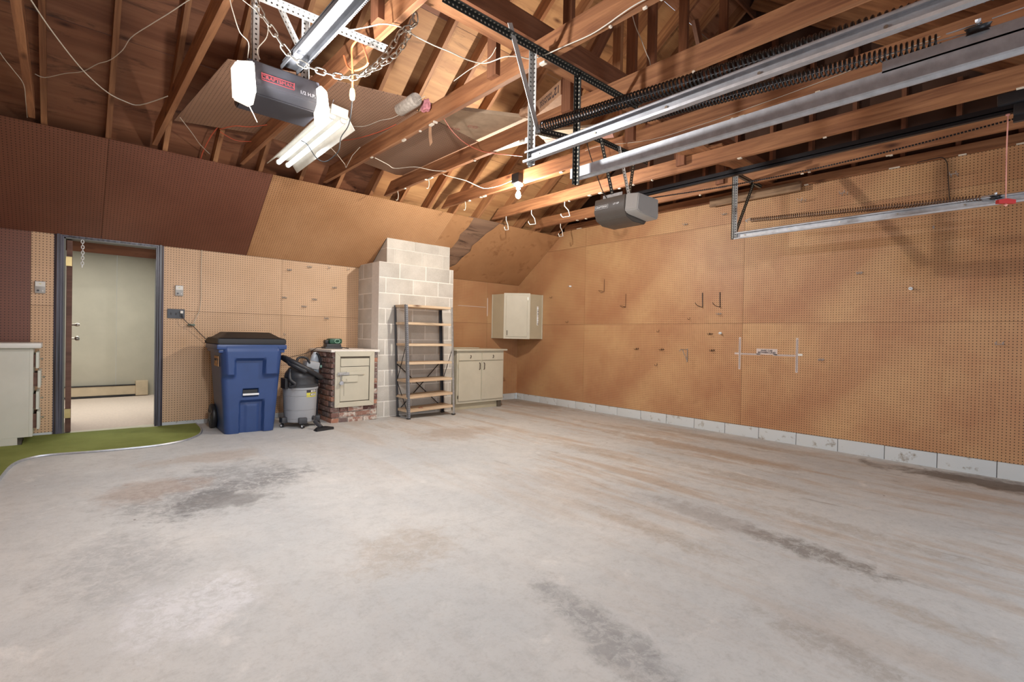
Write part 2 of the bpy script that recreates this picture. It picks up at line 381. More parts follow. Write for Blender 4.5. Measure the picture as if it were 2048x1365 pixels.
def lathe(name, prof, m, parent=None, seg=28, loc=(0, 0, 0), axis='z', capends=True):
    bm = bmesh.new(); rings = []
    for r, z in prof: rings.append([bm.verts.new((r * math.cos(2 * math.pi * k / seg), r * math.sin(2 * math.pi * k / seg), z)) for k in range(seg)])
    for a, b in zip(rings, rings[1:]):
        for k in range(seg): bm.faces.new((a[k], a[(k + 1) % seg], b[(k + 1) % seg], b[k]))
    if capends: bm.faces.new(list(reversed(rings[0]))); bm.faces.new(rings[-1])
    if axis == 'x': bmesh.ops.rotate(bm, cent=(0, 0, 0), matrix=Matrix.Rotation(R(90), 3, 'Y'), verts=bm.verts)
    if axis == 'y': bmesh.ops.rotate(bm, cent=(0, 0, 0), matrix=Matrix.Rotation(R(-90), 3, 'X'), verts=bm.verts)
    o = bm_obj(name, bm, m, parent, sm=True); o.location = loc; return o
def text(name, body, size, org, u, v, m, parent=None, bold=0., shear=0., spacing=1.):
    """flat lettering centred on org, reading along u with v up"""
    cu = bpy.data.curves.new(name, 'FONT'); cu.body = body; cu.size = size; cu.align_x = 'CENTER'; cu.align_y = 'CENTER'
    cu.extrude = .0006; cu.offset = bold; cu.shear = shear; cu.space_character = spacing; cu.space_line = .85
    tmp = bpy.data.objects.new(name, cu); COL.objects.link(tmp); dg = bpy.context.evaluated_depsgraph_get()
    me = bpy.data.meshes.new_from_object(tmp.evaluated_get(dg)); bpy.data.objects.remove(tmp, do_unlink=True); bpy.data.curves.remove(cu)
    me.materials.clear(); o = link(name, me, m)
    u = Vector(u).normalized(); v = Vector(v).normalized(); n = u.cross(v)
    if parent is not None: o.parent = parent
    o.matrix_basis = Matrix(((u.x, v.x, n.x, org[0]), (u.y, v.y, n.y, org[1]), (u.z, v.z, n.z, org[2]), (0, 0, 0, 1)))
    return o
def copy_tree(o, parent=None):
    c = o.copy(); COL.objects.link(c)
    if parent is not None: c.parent = parent
    for ch in list(o.children): copy_tree(ch, c)
    return c
def angle_iron(name, p0, p1, up, m, parent=None, leg=.032, th=.0028, flip=1):
    """perforated angle: two thin legs, UV u along the length and v across each leg"""
    L = (Vector(p1) - Vector(p0)).length; bm = bmesh.new(); uvl = bm.loops.layers.uv.new('UVMap')
    def plate(a, b, w0, w1):
        vs = [bm.verts.new((x, y, z)) for x in (0, L) for (y, z) in (a, b, (b[0] + w1[0], b[1] + w1[1]), (a[0] + w1[0], a[1] + w1[1]))]
        for idx in ((0, 1, 5, 4), (1, 2, 6, 5), (2, 3, 7, 6), (3, 0, 4, 7), (0, 3, 2, 1), (4, 5, 6, 7)):
            f = bm.faces.new([vs[i] for i in idx])
            for lp, i in zip(f.loops, idx):
                co = lp.vert.co; d = abs(co.y) if w0 == 'y' else abs(co.z); lp[uvl].uv = (co.x, d)
    plate((0, 0), (leg * flip, 0), 'y', (0, th)); plate((0, 0), (0, leg), 'z', (th * flip, 0))
    me = bpy.data.meshes.new(name); bmesh.ops.recalc_face_normals(bm, faces=bm.faces); bm.to_mesh(me); bm.free()
    o = link(name, me, m, parent); o.matrix_basis = frame_m(p0, p1, up); return o
def fz(x, y): return (.10 - .012 * x) * (y / 6.555) - .01 * (1 - y / 6.555)
def structure(name, loc=(0, 0, 0)):
    o = bpy.data.objects.new(name, None); COL.objects.link(o); o.location = loc; o['kind'] = 'structure'; return o

# =================================================================== SETTING
XL, XR, YB, YF = -.85, 6.05, 6.555, -1.45
# floor: slab that rises gently towards the back left corner
bm = bmesh.new(); nx, ny = 14, 16; g = {}
x0f, x1f, y0f, y1f = XL - .1, XR + .1, YF - .1, YB + .02
for i in range(nx + 1):
    for j in range(ny + 1):
        x = x0f + (x1f - x0f) * i / nx; y = y0f + (y1f - y0f) * j / ny
        g[i, j] = bm.verts.new((x, y, fz(x, y)))
for i in range(nx):
    for j in range(ny): bm.faces.new((g[i, j], g[i + 1, j], g[i + 1, j + 1], g[i, j + 1]))
r = bmesh.ops.extrude_face_region(bm, geom=list(bm.faces)); bmesh.ops.translate(bm, vec=(0, 0, -.12), verts=[e for e in r['geom'] if isinstance(e, bmesh.types.BMVert)])
o = bm_obj('floor', bm, M_floor); o['kind'] = 'structure'

EX, EY, EZ = (1, 0, 0), (0, 1, 0), (0, 0, 1)
# --- back wall
wb = structure('wall_back')
DX0, DX1, DZ = -.062, .815, 2.10
def pb(name, x0, z0, x1, z1, m): return prism(name, rect(x0, z0, x1, z1), (0, YB + .006, 0), EX, EZ, .006, m, wb)
pb('pegboard_panel', -.222, .134, DX0, 1.354, M_peg_back); pb('pegboard_panel', -.222, 1.357, DX0, 2.09, M_peg_back)
pb('pegboard_panel', XL, .134, -.225, 1.010, M_peg_dark); pb('pegboard_panel', XL, 1.012, -.225, 2.09, M_peg_dark)
for a, b in ((DX1, 2.03), (2.033, 3.06)):
    pb('pegboard_panel', a, .134, b, 1.354, M_peg_back); pb('pegboard_panel', a, 1.357, b, 2.09, M_peg_back)
for a, b in ((4.19, 5.34), (5.343, 6.05)):
    pb('pegboard_panel', a, .134, b, 1.354, M_peg); pb('pegboard_panel', a, 1.357, b, 2.06, M_peg)
box('sheathing', (XL, YB + .010, .134), (DX0 + .03, YB + .12, 2.2), M_post, wb)
box('sheathing', (DX1 - .03, YB + .010, .134), (XR + .1, YB + .12, 2.2), M_post, wb)
box('sheathing', (DX0 + .03, YB + .010, 2.07), (DX1 - .03, YB + .12, 2.2), M_post, wb)
def curb(parent, x0, x1):
    x = x0
    while x < x1 - .02:
        e = min(x + .4, x1); box('concrete_block', (x, YB + .002, -.02), (e - .004, YB + .11, .134), M_pblock, parent); x = e
bb = structure('baseboard_back'); curb(bb, XL, DX0); curb(bb, DX1, XR)
# --- right wall
wr = structure('wall_right')
def slopeclip(y0, z0, y1, z1):
    # keep z below the slope line z = 2.05+.75*(6.57-y)
    f = lambda y: 2.05 + .75 * (6.57 - y); g_ = lambda z: 6.57 - (z - 2.05) / .75
    pts = [(y0, z0), (y1, z0)]
    if f(y1) >= z1: pts += [(y1, z1), (y0, z1)]
    else:
        pts += [(y1, max(f(y1), z0))]
        if f(y0) > z1: pts += [(g_(z1), z1), (y0, z1)]
        else: pts += [(y0, f(y0))]
    out = []
    for p in pts:
        if not out or (Vector(p) - Vector(out[-1])).length > 1e-4: out.append(p)
    return out
rows = ((.1346, 1.350), (1.3525, 2.569), (2.5715, 2.863))
cols = ((YF, .144), (.146, 2.583), (2.586, 5.021), (5.024, YB))
for ri, (z0, z1) in enumerate(rows):
    for (a, b) in cols:
        pts = slopeclip(a, z0, b, z1)
        if len(pts) < 3: continue
        prism('pegboard_panel', [(p[0], p[1]) for p in pts], (XR + .006, 0, 0), (0, 1, 0), EZ, -.006, M_peg, wr)
box('sheathing', (XR + .10, YF - .1, .13), (XR + .13, YB + .12, 5.2), M_plygable, wr)
for k in range(20):
    y = YF + .1 + k * .4064; zt = 5.0 - abs(y - 2.56) * .75
    if y < YB: beam('wall_stud', (XR + .055, y, .14), (XR + .055, y, zt), .038, .089, M_post, wr, up=(-1, 0, 0), zoff=-.044)
beam('top_board', (XR - .012, YF, 2.866), (XR - .012, 5.45, 2.866), .038, .085, M_joist, wr)
beam('weathered_board', (5.965, 1.95, 2.795), (5.965, 2.98, 2.795), .03, .10, M_ledger, wr)
br = structure('baseboard_right'); y = YF
edges = []; yy = .372 - .4 * 5
while yy < YB: edges.append(yy); yy += .4
for i, e in enumerate(edges):
    z0 = -.04; y1 = min(e + .395, YB)
    box('concrete_block', (XR - .004, e, z0), (XR + .10, y1, .1325 + random.uniform(-.002, .002)), M_pblock, br, bev=.004)
box('joint_backing', (XR + .004, YF, -.04), (XR + .1, YB, .128), M_joint, br)
# --- left wall, front wall with two garage doors (behind the camera), glazing added to suit the fill lamps
wl = structure('wall_left')
for a, b in ((YF, 1.0), (1.003, 3.44), (3.443, 5.88), (5.883, YB)):
    prism('pegboard_panel', rect(a, .134, b, 1.354), (XL - .006, 0, 0), EY, EZ, .006, M_peg, wl)
    prism('pegboard_panel', rect(a, 1.357, b, 2.576), (XL - .006, 0, 0), EY, EZ, .006, M_peg, wl)
box('sheathing', (XL - .12, YF - .1, -.05), (XL - .02, YB + .1, 5.2), M_plygable, wl)
wf = structure('wall_front')
for a, b in ((XL, -.50), (1.95, 2.47), (4.91, XR + .1)): box('wall_pier', (a, YF - .12, -.05), (b, YF, 2.2), M_peg, wf)
box('wall_header', (XL, YF - .12, 2.2), (XR + .1, YF, 2.9), M_hard, wf)
for n_, (a, b) in enumerate(((-.50, 1.95), (2.47, 4.91))):
    d = structure('door_%d' % (n_ + 2))
    for k in range(5):
        z = .0 + k * .44
        if k in (0, 4): box('door_section', (a, YF - .09, z), (b, YF - .05, z + .435), M_white, d)
        else:
            for q in range(5):
                xx = a + (b - a) * q / 4
                box('glazing_bar', (xx - .03, YF - .09, z), (xx + .03, YF - .05, z + .435), M_white, d)
            box('glazing_rail', (a, YF - .09, z), (b, YF - .05, z + .04), M_white, d)

# --- sloped boarding under the back rafters: s runs up the slope from its lower edge
SO = Vector((0, 6.545, 2.055)); SU = Vector((0, -.8, .6))
ceil = structure('ceiling')
def sp(name, pts, m, lift=0.): return prism(name, pts, SO + Vector((0, .6, .8)) * lift, EX, SU, .005, m, ceil)
ST = 1.222
sp('pegboard_panel', rect(XL, 0, .285, ST), M_peg_dark)
sp('pegboard_panel', rect(.288, 0, 1.622, ST), M_peg_dark)
sp('pegboard_panel', [(1.625, 0), (3.185, 0), (3.185, .60), (3.93, .60), (3.93, ST), (1.625, ST)], M_peg_slope)
sp('hardboard_panel', [(3.932, .60), (4.215, .60), (4.235, .625), (4.25, .80), (4.22, .9), (4.27, 1.05), (4.26, ST), (3.932, ST)], M_hard, .002)
torn = [(4.50, .0), (6.045, 0.0), (6.045, ST), (4.74, ST), (4.70, 1.1), (4.64, 1.0), (4.60, .85), (4.55, .72), (4.585, .6), (4.52, .45), (4.50, .3), (4.40, .2), (4.47, .1)]
sp('hardboard_panel', torn, M_hard, .002)
sp('stained_backer', rect(4.19, 0, 4.9, ST), wood('stained_plywood', (.32, .20, .13), (.17, .10, .07), sc=.42, stain=.9, coord='UV'), .02)
sp('hardboard_panel', [(4.22, 0.), (4.50, 0), (4.46, .12), (4.40, .16), (4.36, .28), (4.28, .2), (4.22, .26)], M_hard, .004)
# rafters, ridge, sheathing
RXS = [.285 + .4064 * k for k in range(-3, 15)]
for x in RXS:
    if x < XL or x > XR + .1: continue
    beam('rafter', (x, 6.585, 2.0388), (x, 2.575, 5.046), .038, .14, M_raft, ceil, zoff=.007, cut0=0, cut1=.0)
    beam('rafter', (x, -1.63, 1.915), (x, 2.545, 5.046), .038, .14, M_raft, ceil, zoff=.007)
beam('ridge_board', (XL, 2.56, 5.0), (XR + .1, 2.56, 5.0), .02, .2, M_post, ceil)
for side in (0, 1):
    for c_ in range(4):
        for r_ in range(5):
            xa = XL - .1 + c_ * 2.44 - (1.22 if r_ % 2 else 0); xb = xa + 2.436
            xa = max(xa, XL - .1); xb = min(xb, XR + .12)
            if xb - xa < .05: continue
            s0 = -.35 + r_ * 1.22; s1 = min(s0 + 1.216, 5.19)
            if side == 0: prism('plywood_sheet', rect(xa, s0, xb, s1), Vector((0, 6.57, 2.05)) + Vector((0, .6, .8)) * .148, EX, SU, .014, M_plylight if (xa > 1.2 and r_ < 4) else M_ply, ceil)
            else: prism('plywood_sheet', rect(xa, s0, xb, s1), Vector((0, -1.45, 2.05)) + Vector((0, -.6, .8)) * .148, EX, (0, .8, .6), .014, M_ply, ceil)
# tie joists every 0.81 m, king posts hanging from the ridge
JX = [-.995, -.19, .605, 1.31, 2.14, 2.87, 3.69, 4.545, 5.38]
for x in JX[1:]:
    beam('tie_joist', (x, -.38, 2.80), (x, 5.50, 2.80), .038, .14, M_joist, ceil, cut0=.17, cut1=.17)
for x in JX[1:]:
    beam('king_post', (x - .038, 2.56, 2.855), (x - .038, 2.56, 4.98), .089, .038, M_post, ceil, up=(-1, 0, 0), zoff=-.019)
beam('strongback', (XL, 2.315, 2.942), (XR, 2.315, 2.942), .089, .038, M_joist, ceil)
beam('strongback', (XL, 2.25, 2.982), (XR, 2.25, 2.982), .038, .14, M_post, ceil)
beam('cross_brace', (2.92, 2.52, 3.0), (3.75, 2.52, 4.4), .038, .089, M_post, ceil)
beam('cross_brace', (1.55, 2.05, 3.35), (2.75, 1.2, 3.10), .038, .12, M_raft, ceil)
beam('cross_brace', (4.60, 2.52, 4.3), (5.36, 2.52, 3.0), .038, .089, M_post, ceil)
beam('hanging_stud', (3.73, 2.40, 2.84), (3.73, 2.40, 4.9), .075, .038, M_post, ceil, up=(-1, 0, 0))
beam('hanging_stud', (3.335, 2.46, 2.88), (3.335, 2.46, 4.9), .075, .038, M_raft, ceil, up=(-1, 0, 0))
beam('blocking_board', (4.0, 3.35, 2.945), (4.0, 4.9, 2.945), .19, .02, M_raft, ceil)
# drywall scraps and nails left along the joist undersides
random.seed(3)
for x in (2.14, 2.87, 3.69, 4.545, 5.38):
    for k in range(9):
        y = random.uniform(.1, 5.2); l = random.uniform(.012, .05)
        box('drywall_scrap', (x - .012 + random.uniform(-.01, .012), y, 2.80 - random.uniform(.006, .014)), (x + .012, y + l, 2.8005), M_scrap, ceil)
for y in (.25, .62, 1.1, 1.9, 2.5, 3.9, 4.6, 5.1): box('drywall_scrap', (XR - .034, y, 2.857), (XR - .014, y + random.uniform(.03, .09), 2.8665), M_scrap, ceil)

# --- doorway to the next room
d1 = structure('door_1')
def casing(pts, nm='casing'):
    bm = bmesh.new(); prof = [(0, 0), (.012, -.006), (.020, -.020), (.040, -.020), (.046, -.014), (.058, -.014), (.062, -.008), (.070, -.008), (.070, 0)]
    rings = []
    for (x, z, dx, dz) in pts: rings.append([bm.verts.new((x + dx * a, YB + b, z + dz * a)) for a, b in prof])
    for a, b in zip(rings, rings[1:]):
        for i in range(len(prof) - 1): bm.faces.new((a[i], a[i + 1], b[i + 1], b[i]))
    bm.faces.new(rings[0]); bm.faces.new(rings[-1]); return bm_obj(nm, bm, M_trim, d1, sm=False)
casing([(DX0, .095, 1, 0), (DX0, DZ, 1, -1)]); casing([(DX0, DZ, 1, -1), (DX1, DZ, -1, -1)]); casing([(DX1, DZ, -1, -1), (DX1, .085, -1, 0)])
box('jamb', (.0, YB - .0, .10), (.022, YB + .13, 2.04), M_jamb, d1); box('jamb', (.755, YB, .09), (.777, YB + .13, 2.04), M_trim, d1)
box('jamb', (.0, YB, 2.02), (.777, YB + .13, 2.045), M_jamb, d1)
box('threshold', (.0, YB - .03, .085), (.777, YB + .13, .104), plain('pale_threshold', (.72, .68, .52), .4), d1)
leaf = box('door_leaf', (.030, YB + .04, .115), (.072, YB + .80, 2.01), M_doorleaf, d1)
for z, s in ((1.03, .026), (1.18, .018)):
    k = lathe('door_knob', [(.010, 0), (.010, .03), (s, .045), (s * 1.05, .06), (s * .7, .072)], M_nickel, None, 16, (0, 0, 0), 'x')
    k.parent = leaf; k.location = (.021, .31, z - 1.0625)
for z in (1.80, .30):
    h = box('hinge', (.023, YB + .012, z - .045), (.068, YB + .042, z + .045), M_brass, d1)
door_chain_pts = [(.143, YB - .045, 2.02 - i * .024) for i in range(12)]

# --- the next room
nr = structure('room_beyond')
box('carpet', (-1.4, YB + .12, .03), (1.3, 9.95, .10), M_roomfloor, nr)
for a, b in ((-1.4, -.2), (-.198, .62), (.622, 1.3)): box('wall_panelling', (a, 9.78, .10), (b, 9.80, 2.32), M_roomwall, nr)
box('header_beam', (-1.4, 9.70, 2.30), (1.3, 9.82, 2.42), M_beamroom, nr)
box('ceiling_board', (-1.4, YB + .12, 2.42), (1.3, 9.95, 2.45), M_white, nr)
box('side_wall', (1.10, YB + .14, .10), (1.14, 9.8, 2.42), M_blue_wall, nr); box('side_wall', (-1.4, YB + .14, .10), (-1.36, 9.8, 2.42), M_roomwall, nr)
ht = thing('baseboard_heater', 'cream baseboard heater along the far wall of the next room', 'heater', (0, 9.72, .10))
bm = bmesh.new(); bx(bm, -1.3, 0, .03, .86, .06, .17, .006); bm_obj('front_panel', bm, M_cream, ht)
bm = bmesh.new(); bx(bm, -1.3, -.012, .175, .86, .055, .185); bx(bm, -1.3, -.01, .01, .86, .05, .028); bm_obj('slot', bm, M_black, ht)
bm = bmesh.new(); bx(bm, .86, -.02, .01, 1.02, .06, .24, .008); bm_obj('end_cap', bm, M_cream, ht)

# --- green carpeted landing at the door, metal edge strip
mat_pts = [(-.85, 4.0), (-.44, 4.10), (-.34, 4.55), (-.313, 4.955), (-.275, 5.35), (-.20, 5.53), (-.066, 5.60), (.251, 5.545), (.6, 5.535), (.80, 5.60), (.93, 5.70), (1.04, 5.87), (1.10, 6.08), (1.125, 6.30), (1.13, 6.545)]
mp_ = [(p.x, p.y) for p in spline([(a, b, 0) for a, b in mat_pts], 4)] + [(-.255, 6.545), (-.255, 6.132), (-.85, 6.132)]
bm = bmesh.new(); top = [bm.verts.new((x, y, fz(x, y) + .012)) for x, y in mp_]; bot = [bm.verts.new((x, y, fz(x, y) + .0005)) for x, y in mp_]
bm.faces.new(top)
for i in range(len(top)): j = (i + 1) % len(top); bm.faces.new((top[i], bot[i], bot[j], top[j]))
o = bm_obj('carpet_mat', bm, M_turf); tag(o, 'worn green turf carpet with a curved edge on the floor at the open door', 'carpet')
P = [(x, y, fz(x, y) + .006) for x, y in mp_[:-3]]
bm = bmesh.new(); tube_bm(bm, P, .011, 6); o2 = bm_obj('edge_strip', bm, M_galv, o, sm=True)

# =================================================================== CHIMNEY of concrete block
ch = thing('chimney', 'grey concrete block chimney with white joints behind the metal shelving', 'chimney', (3.6, 6.2, 0))
def cb(x0, y0, z0, x1, y1, z1, m=M_block):
    j = random.uniform(-.002, .002)
    o = box('concrete_block', (x0 + .006, y0 + j * .6, z0 + .006), (x1 - .006, y1, z1 - .006), m, None, bev=.002)
    o.location = Vector(o.location) - Vector((3.6, 6.2, 0)); o.parent = ch; return o
def cbp(name, p0, p1, m): o = box(name, p0, p1, m); o.location = Vector(o.location) - Vector((3.6, 6.2, 0)); o.parent = ch; return o
CX0, CX1, CY = 3.04, 4.21, 5.955
cbp('mortar_core', (CX0 + .0015, CY + .0015, .0), (CX1 - .0015, YB, 2.086), M_mortar)
for k in range(11):
    z0 = .056 + .2032 * (k - 1); z1 = z0 + .2032
    if k == 0: z0 = .0; z1 = .056
    odd = k % 2
    xs = [CX0, CX0 + .30, CX0 + .706, CX1 - .06, CX1] if not odd else [CX0, CX0 + .10, CX0 + .5064, CX0 + .91, CX1]
    for a, b in zip(xs, xs[1:]): cb(a, CY, z0, b, CY + .19, z1)
    ys = [CY + .19, YB - .0] if odd else [CY + .19, CY + .45, YB]
    for a, b in zip(ys, ys[1:]):
        o = box('concrete_block', (CX0, a + .006, z0 + .006), (CX0 + .18, b - .006, z1 - .006), M_block, None, bev=.003); o.location -= Vector((3.6, 6.2, 0)); o.parent = ch
        o = box('concrete_block', (CX1 - .18, a + .0045, z0 + .0045), (CX1, b - .0045, z1 - .0045), M_block, None, bev=.003); o.location -= Vector((3.6, 6.2, 0)); o.parent = ch
# narrower upper shaft, cut to the slope of the roof boarding
UX0, UX1, UY = 3.19, 4.205, 6.045
def shaft(x0, y0, z0, x1, y1, z1, nm='concrete_block', m=M_block):
    zf = lambda y: 2.055 + .75 * (6.545 - y) - .004
    bm = bmesh.new(); tz0, tz1 = min(z1, zf(y0)), min(z1, zf(y1))
    if tz0 - z0 < .01: bm.free(); return
    ya = y1
    if tz1 < z0: ya = 6.545 - (z0 - 2.055) / .75; tz1 = z0 + .001
    prof = [(y0, z0), (ya, z0), (ya, tz1)]
    if z1 < zf(y0) and z1 > zf(ya): prof += [(6.545 - (z1 - 2.055) / .75, z1), (y0, z1)]
    else: prof += [(y0, tz0)]
    A = [bm.verts.new((x0, a - 6.2, b)) for a, b in prof]; B = [bm.verts.new((x1, a - 6.2, b)) for a, b in prof]
    bm.faces.new(A); bm.faces.new(list(reversed(B)))
    for i in range(len(prof)): j = (i + 1) % len(prof); bm.faces.new((A[i], B[i], B[j], A[j]))
    bmesh.ops.translate(bm, vec=(-3.6, 0, 0), verts=bm.verts); bm_obj(nm, bm, m, ch)
shaft(UX0 + .005, UY + .005, 2.09, UX1 - .005, YB - .01, 3, 'mortar_core', M_mortar)
for k in range(2):
    z0 = 2.092 + .2032 * k; z1 = z0 + .195
    xs = [UX0, UX0 + .12, UX0 + .55, UX0 + .90, UX1] if k == 0 else [UX0, UX0 + .42, UX0 + .83, UX1]
    for a, b in zip(xs, xs[1:]): shaft(a + .004, UY, z0, b - .004, YB - .02, z1)

# =================================================================== BRICK BOX with cream hatch
bk = thing('brick_ash_pit', 'low rough brick enclosure with cream wooden hatch beside the block chimney', 'brick box', (2.40, 5.85, 0))
BW, BD, BZ0, BZ1 = .59, .70, .055, .915
def loc_box(name, p0, p1, m, parent, bev=0): o = box(name, p0, p1, m, parent, bev); return o
loc_box('mortar_core', (.012, .012, .03), (BW - .004, BD - .01, BZ1), M_oldmortar, bk)
random.seed(11); nco = 13; hz = (BZ1 - BZ0) / nco
for k in range(nco):
    z = BZ0 + k * hz
    # left side (runs in depth)
    y = .0 if k % 2 else -.0; first = True
    while y < BD - .03:
        L = (.095 if (k % 2 and first) else .20); e = min(y + L, BD); first = False
        jj = random.uniform(-.012, .006)
        o = loc_box('brick', (jj, y + .004, z + .004), (.09, e - .006, z + hz - .008), M_brick, bk, .005); o.rotation_euler = (random.uniform(-.02, .02), random.uniform(-.04, .04), random.uniform(-.03, .03)); y = e
    # front: strips each side of the hatch, full courses under it
    low = z < .215
    spans = [(.092, .30), (.30, .50), (.50, BW)] if low and k % 2 else [(.092, .20), (.2, .4), (.4, BW)] if low else [(BW - .075, BW)]
    if k == nco - 1: spans = [(.092, .22), (.22, .43), (.43, BW)]
    for a, b in spans:
        jj = random.uniform(-.006, .010)
        m = M_brickwhite if (low and k in (0, 1, 2) and random.random() < .6) or (a > .45 and random.random() < .35) or k == nco - 1 and random.random() < .5 else M_brick
        o = loc_box('brick', (a + .004, jj, z + .004), (b - .004, .10, z + hz - .008), m, bk, .005); o.rotation_euler = (0, random.uniform(-.03, .03), random.uniform(-.02, .02))
    if not low: loc_box('brick', (.05, -.004, z + .004), (.098, .08, z + hz - .008), M_brick, bk, .005)
bm = bmesh.new(); bx(bm, -.02, -.01, BZ1 - .004, BW + .02, BD - .008, BZ1 + .028, .008); bm_obj('mortar_cap', bm, M_mortar, bk)
# hatch: mitred frame, slatted door, latch bar, hasp and padlock
ht = bpy.data.objects.new('hatch', None); COL.objects.link(ht); ht.parent = bk; ht.location = (.275, -.014, .585)
fw, fh, t_ = .252, .338, .062
def mitre(nm, pts, m, y0=-.018, y1=.0, par=None):
    bm = bmesh.new(); A = [bm.verts.new((x, y0, z)) for x, z in pts]; B = [bm.verts.new((x, y1, z)) for x, z in pts]
    bm.faces.new(A); bm.faces.new(list(reversed(B)))
    for i in range(len(pts)): j = (i + 1) % len(pts); bm.faces.new((A[i], A[j], B[j], B[i]))
    bmesh.ops.bevel(bm, geom=list(bm.edges), offset=.002, segments=1, affect='EDGES'); return bm_obj(nm, bm, m, par)
g_ = .0008
mitre('frame_board', [(-fw, fh), (fw, fh), (fw - t_, fh - t_), (-fw + t_, fh - t_)], M_cabinet, par=ht)
mitre('frame_board', [(-fw, -fh), (-fw + t_, -fh + t_), (fw - t_, -fh + t_), (fw, -fh)], M_cabinet, par=ht)
mitre('frame_board', [(-fw, -fh + g_), (-fw, fh - g_), (-fw + t_ - g_, fh - t_), (-fw + t_ - g_, -fh + t_)], M_cabinet, par=ht)
mitre('frame_board', [(fw, fh - g_), (fw, -fh + g_), (fw - t_ + g_, -fh + t_), (fw - t_ + g_, fh - t_)], M_cabinet, par=ht)
bm = bmesh.new(); bx(bm, -fw + t_, -.002, -fh + t_, fw - t_, .010, fh - t_); bm_obj('dark_gap', bm, M_toe, ht)
bm = bmesh.new(); bx(bm, -fw + t_ + .004, -.014, -fh + t_ + .010, fw - t_ - .010, -.001, .150, .002); bm_obj('door_board', bm, M_cabinet, ht)
bm = bmesh.new(); bx(bm, -fw + t_ + .006, -.020, .157, fw - t_ - .010, -.001, .252, .002); bm_obj('door_board', bm, M_cabinet, ht)
bm = bmesh.new(); bx(bm, -.115, -.034, .052, .115, -.014, .092, .003); bm_obj('latch_bar', bm, M_cabinet, ht)
bm = bmesh.new(); bx(bm, -.170, -.030, -.035, .030, -.014, .046, .003); bm_obj('latch_block', bm, M_cabinet, ht)
bm = bmesh.new(); bx(bm, -.228, -.040, .052, -.085, -.032, .088, .002); bx(bm, -.215, -.046, .058, -.165, -.038, .080, .004); bm_obj('hasp', bm, M_galvdull, ht)
tube('staple_ring', [(-.145 + .030 * math.cos(a), -.038, -.0 + .024 * math.sin(a)) for a in [R(q) for q in range(150, 400, 18)]], .004, M_cabinet, ht, 6)
tube('padlock_shackle', [(-.198, -.05, .065), (-.198, -.055, .0), (-.190, -.055, -.012)], .0035, M_galv, ht, 6)
lk = lathe('padlock', [(.004, -.011), (.024, -.010), (.026, 0), (.024, .010), (.004, .011)], M_galv, ht, 18, (-.190, -.055, -.040), 'y')
bm = bmesh.new(); bx(bm, -.1415, -.0155, -.20, -.139, -.0138, -.045); bm_obj('crack', bm, M_toe, ht)

# =================================================================== BIN
def loft_bin():
    # rings of (x, y) around a rounded rectangle; front side carries the moulded relief
    NZ, NF, NS = 60, 56, 10
    H = .915
    def half(z): t = z / H; return .238 + .062 * t ** .9
    def relief(u, z):
        d = 0.
        s = lambda x, a, b: max(0., min(1., (x - a) / (b - a)))
        band = s(z, .585, .625) * 1.0                       # upper band stands proud
        wide = band * (1 - s(z, .87, .885) * .25)
        cen = s(u, -.175, -.150) * (1 - s(u, .10, .125))
        chan = cen * (1 - s(z, .765, .79))
        d += .050 * wide * (1 - chan)
        low = 1.3 * s(u, -.115, -.095) * (1 - s(u, .110, .13)) * (1 - s(z, .325, .345))
        d -= .032 * low
        d += .010 * s(u, -.06, -.03) * (1 - s(u, .06, .085)) * (1 - s(z, .29, .31)) * 1.0
        pk = s(u, -.085, -.075) * (1 - s(u, .060, .070)) * s(z, .385, .395) * (1 - s(z, .455, .468))
        d -= .045 * pk
        return d
    bm = bmesh.new(); rings = []
    for i in range(NZ + 1):
        z = H * i / NZ; hw = half(z); dp = .26 + .075 * (z / H); cr = .055
        ring = []
        yf = -.255 - .045 * (z / H); yb = dp
        for k in range(NF + 1):
            u = -1 + 2 * k / NF; x = u * (hw - cr); ring.append((x, yf - relief(x, z)))
        rel = relief(hw - cr, z)
        for k in range(1, 5): a = R(90 * k / 5); ring.append((hw - cr + cr * math.sin(a), yf - rel * (1 - k / 5) + cr - cr * math.cos(a)))
        for k in range(NS + 1): ring.append((hw, yf + cr + (yb - yf - 2 * cr) * k / NS))
        for k in range(1, 5): a = R(90 * k / 5); ring.append((hw - cr + cr * math.cos(a), yb - cr + cr * math.sin(a)))
        ring.append((hw - cr, yb)); ring.append((-hw + cr, yb))
        for k in range(1, 5): a = R(90 * k / 5); ring.append((-hw + cr - cr * math.sin(a), yb - cr + cr * math.cos(a)))
        for k in range(NS + 1): ring.append((-hw, yb - cr - (yb - yf - 2 * cr) * k / NS))
        for k in range(1, 5): a = R(90 * k / 5); ring.append((-hw + cr - cr * math.cos(a), yf - rel * (k / 5) + cr - cr * math.sin(a)))
        rings.append([bm.verts.new((x, y, z)) for x, y in ring])
    for a, b in zip(rings, rings[1:]):
        n = len(a)
        for k in range(n): bm.faces.new((a[k], a[(k + 1) % n], b[(k + 1) % n], b[k]))
    bm.faces.new(list(reversed(rings[0]))); bm.faces.new(rings[-1]); return bm
BX, BY = 1.500, 6.015
bn = thing('wheeled_bin', 'large navy blue wheeled refuse bin with black lid beside the doorway', 'bin', (BX, BY, fz(1.5, 5.9)), R(-2))
o = bm_obj('body', loft_bin(), M_binblue, bn, sm=True)
bm = bmesh.new()
for (z0, z1, e) in ((.880, .935, .335), (.845, .885, .318)): bx(bm, -e, -.335 if e > .33 else -.318, z0, e, .34, z1, .018)
bm_obj('rim', bm, M_binblue, bn, sm=True)
bm = bmesh.new()
b0 = [(-.325, -.335), (.325, -.335), (.325, .36), (-.325, .36)]
def loop(bm, pts, z): return [bm.verts.new((x, y, z)) for x, y in pts]
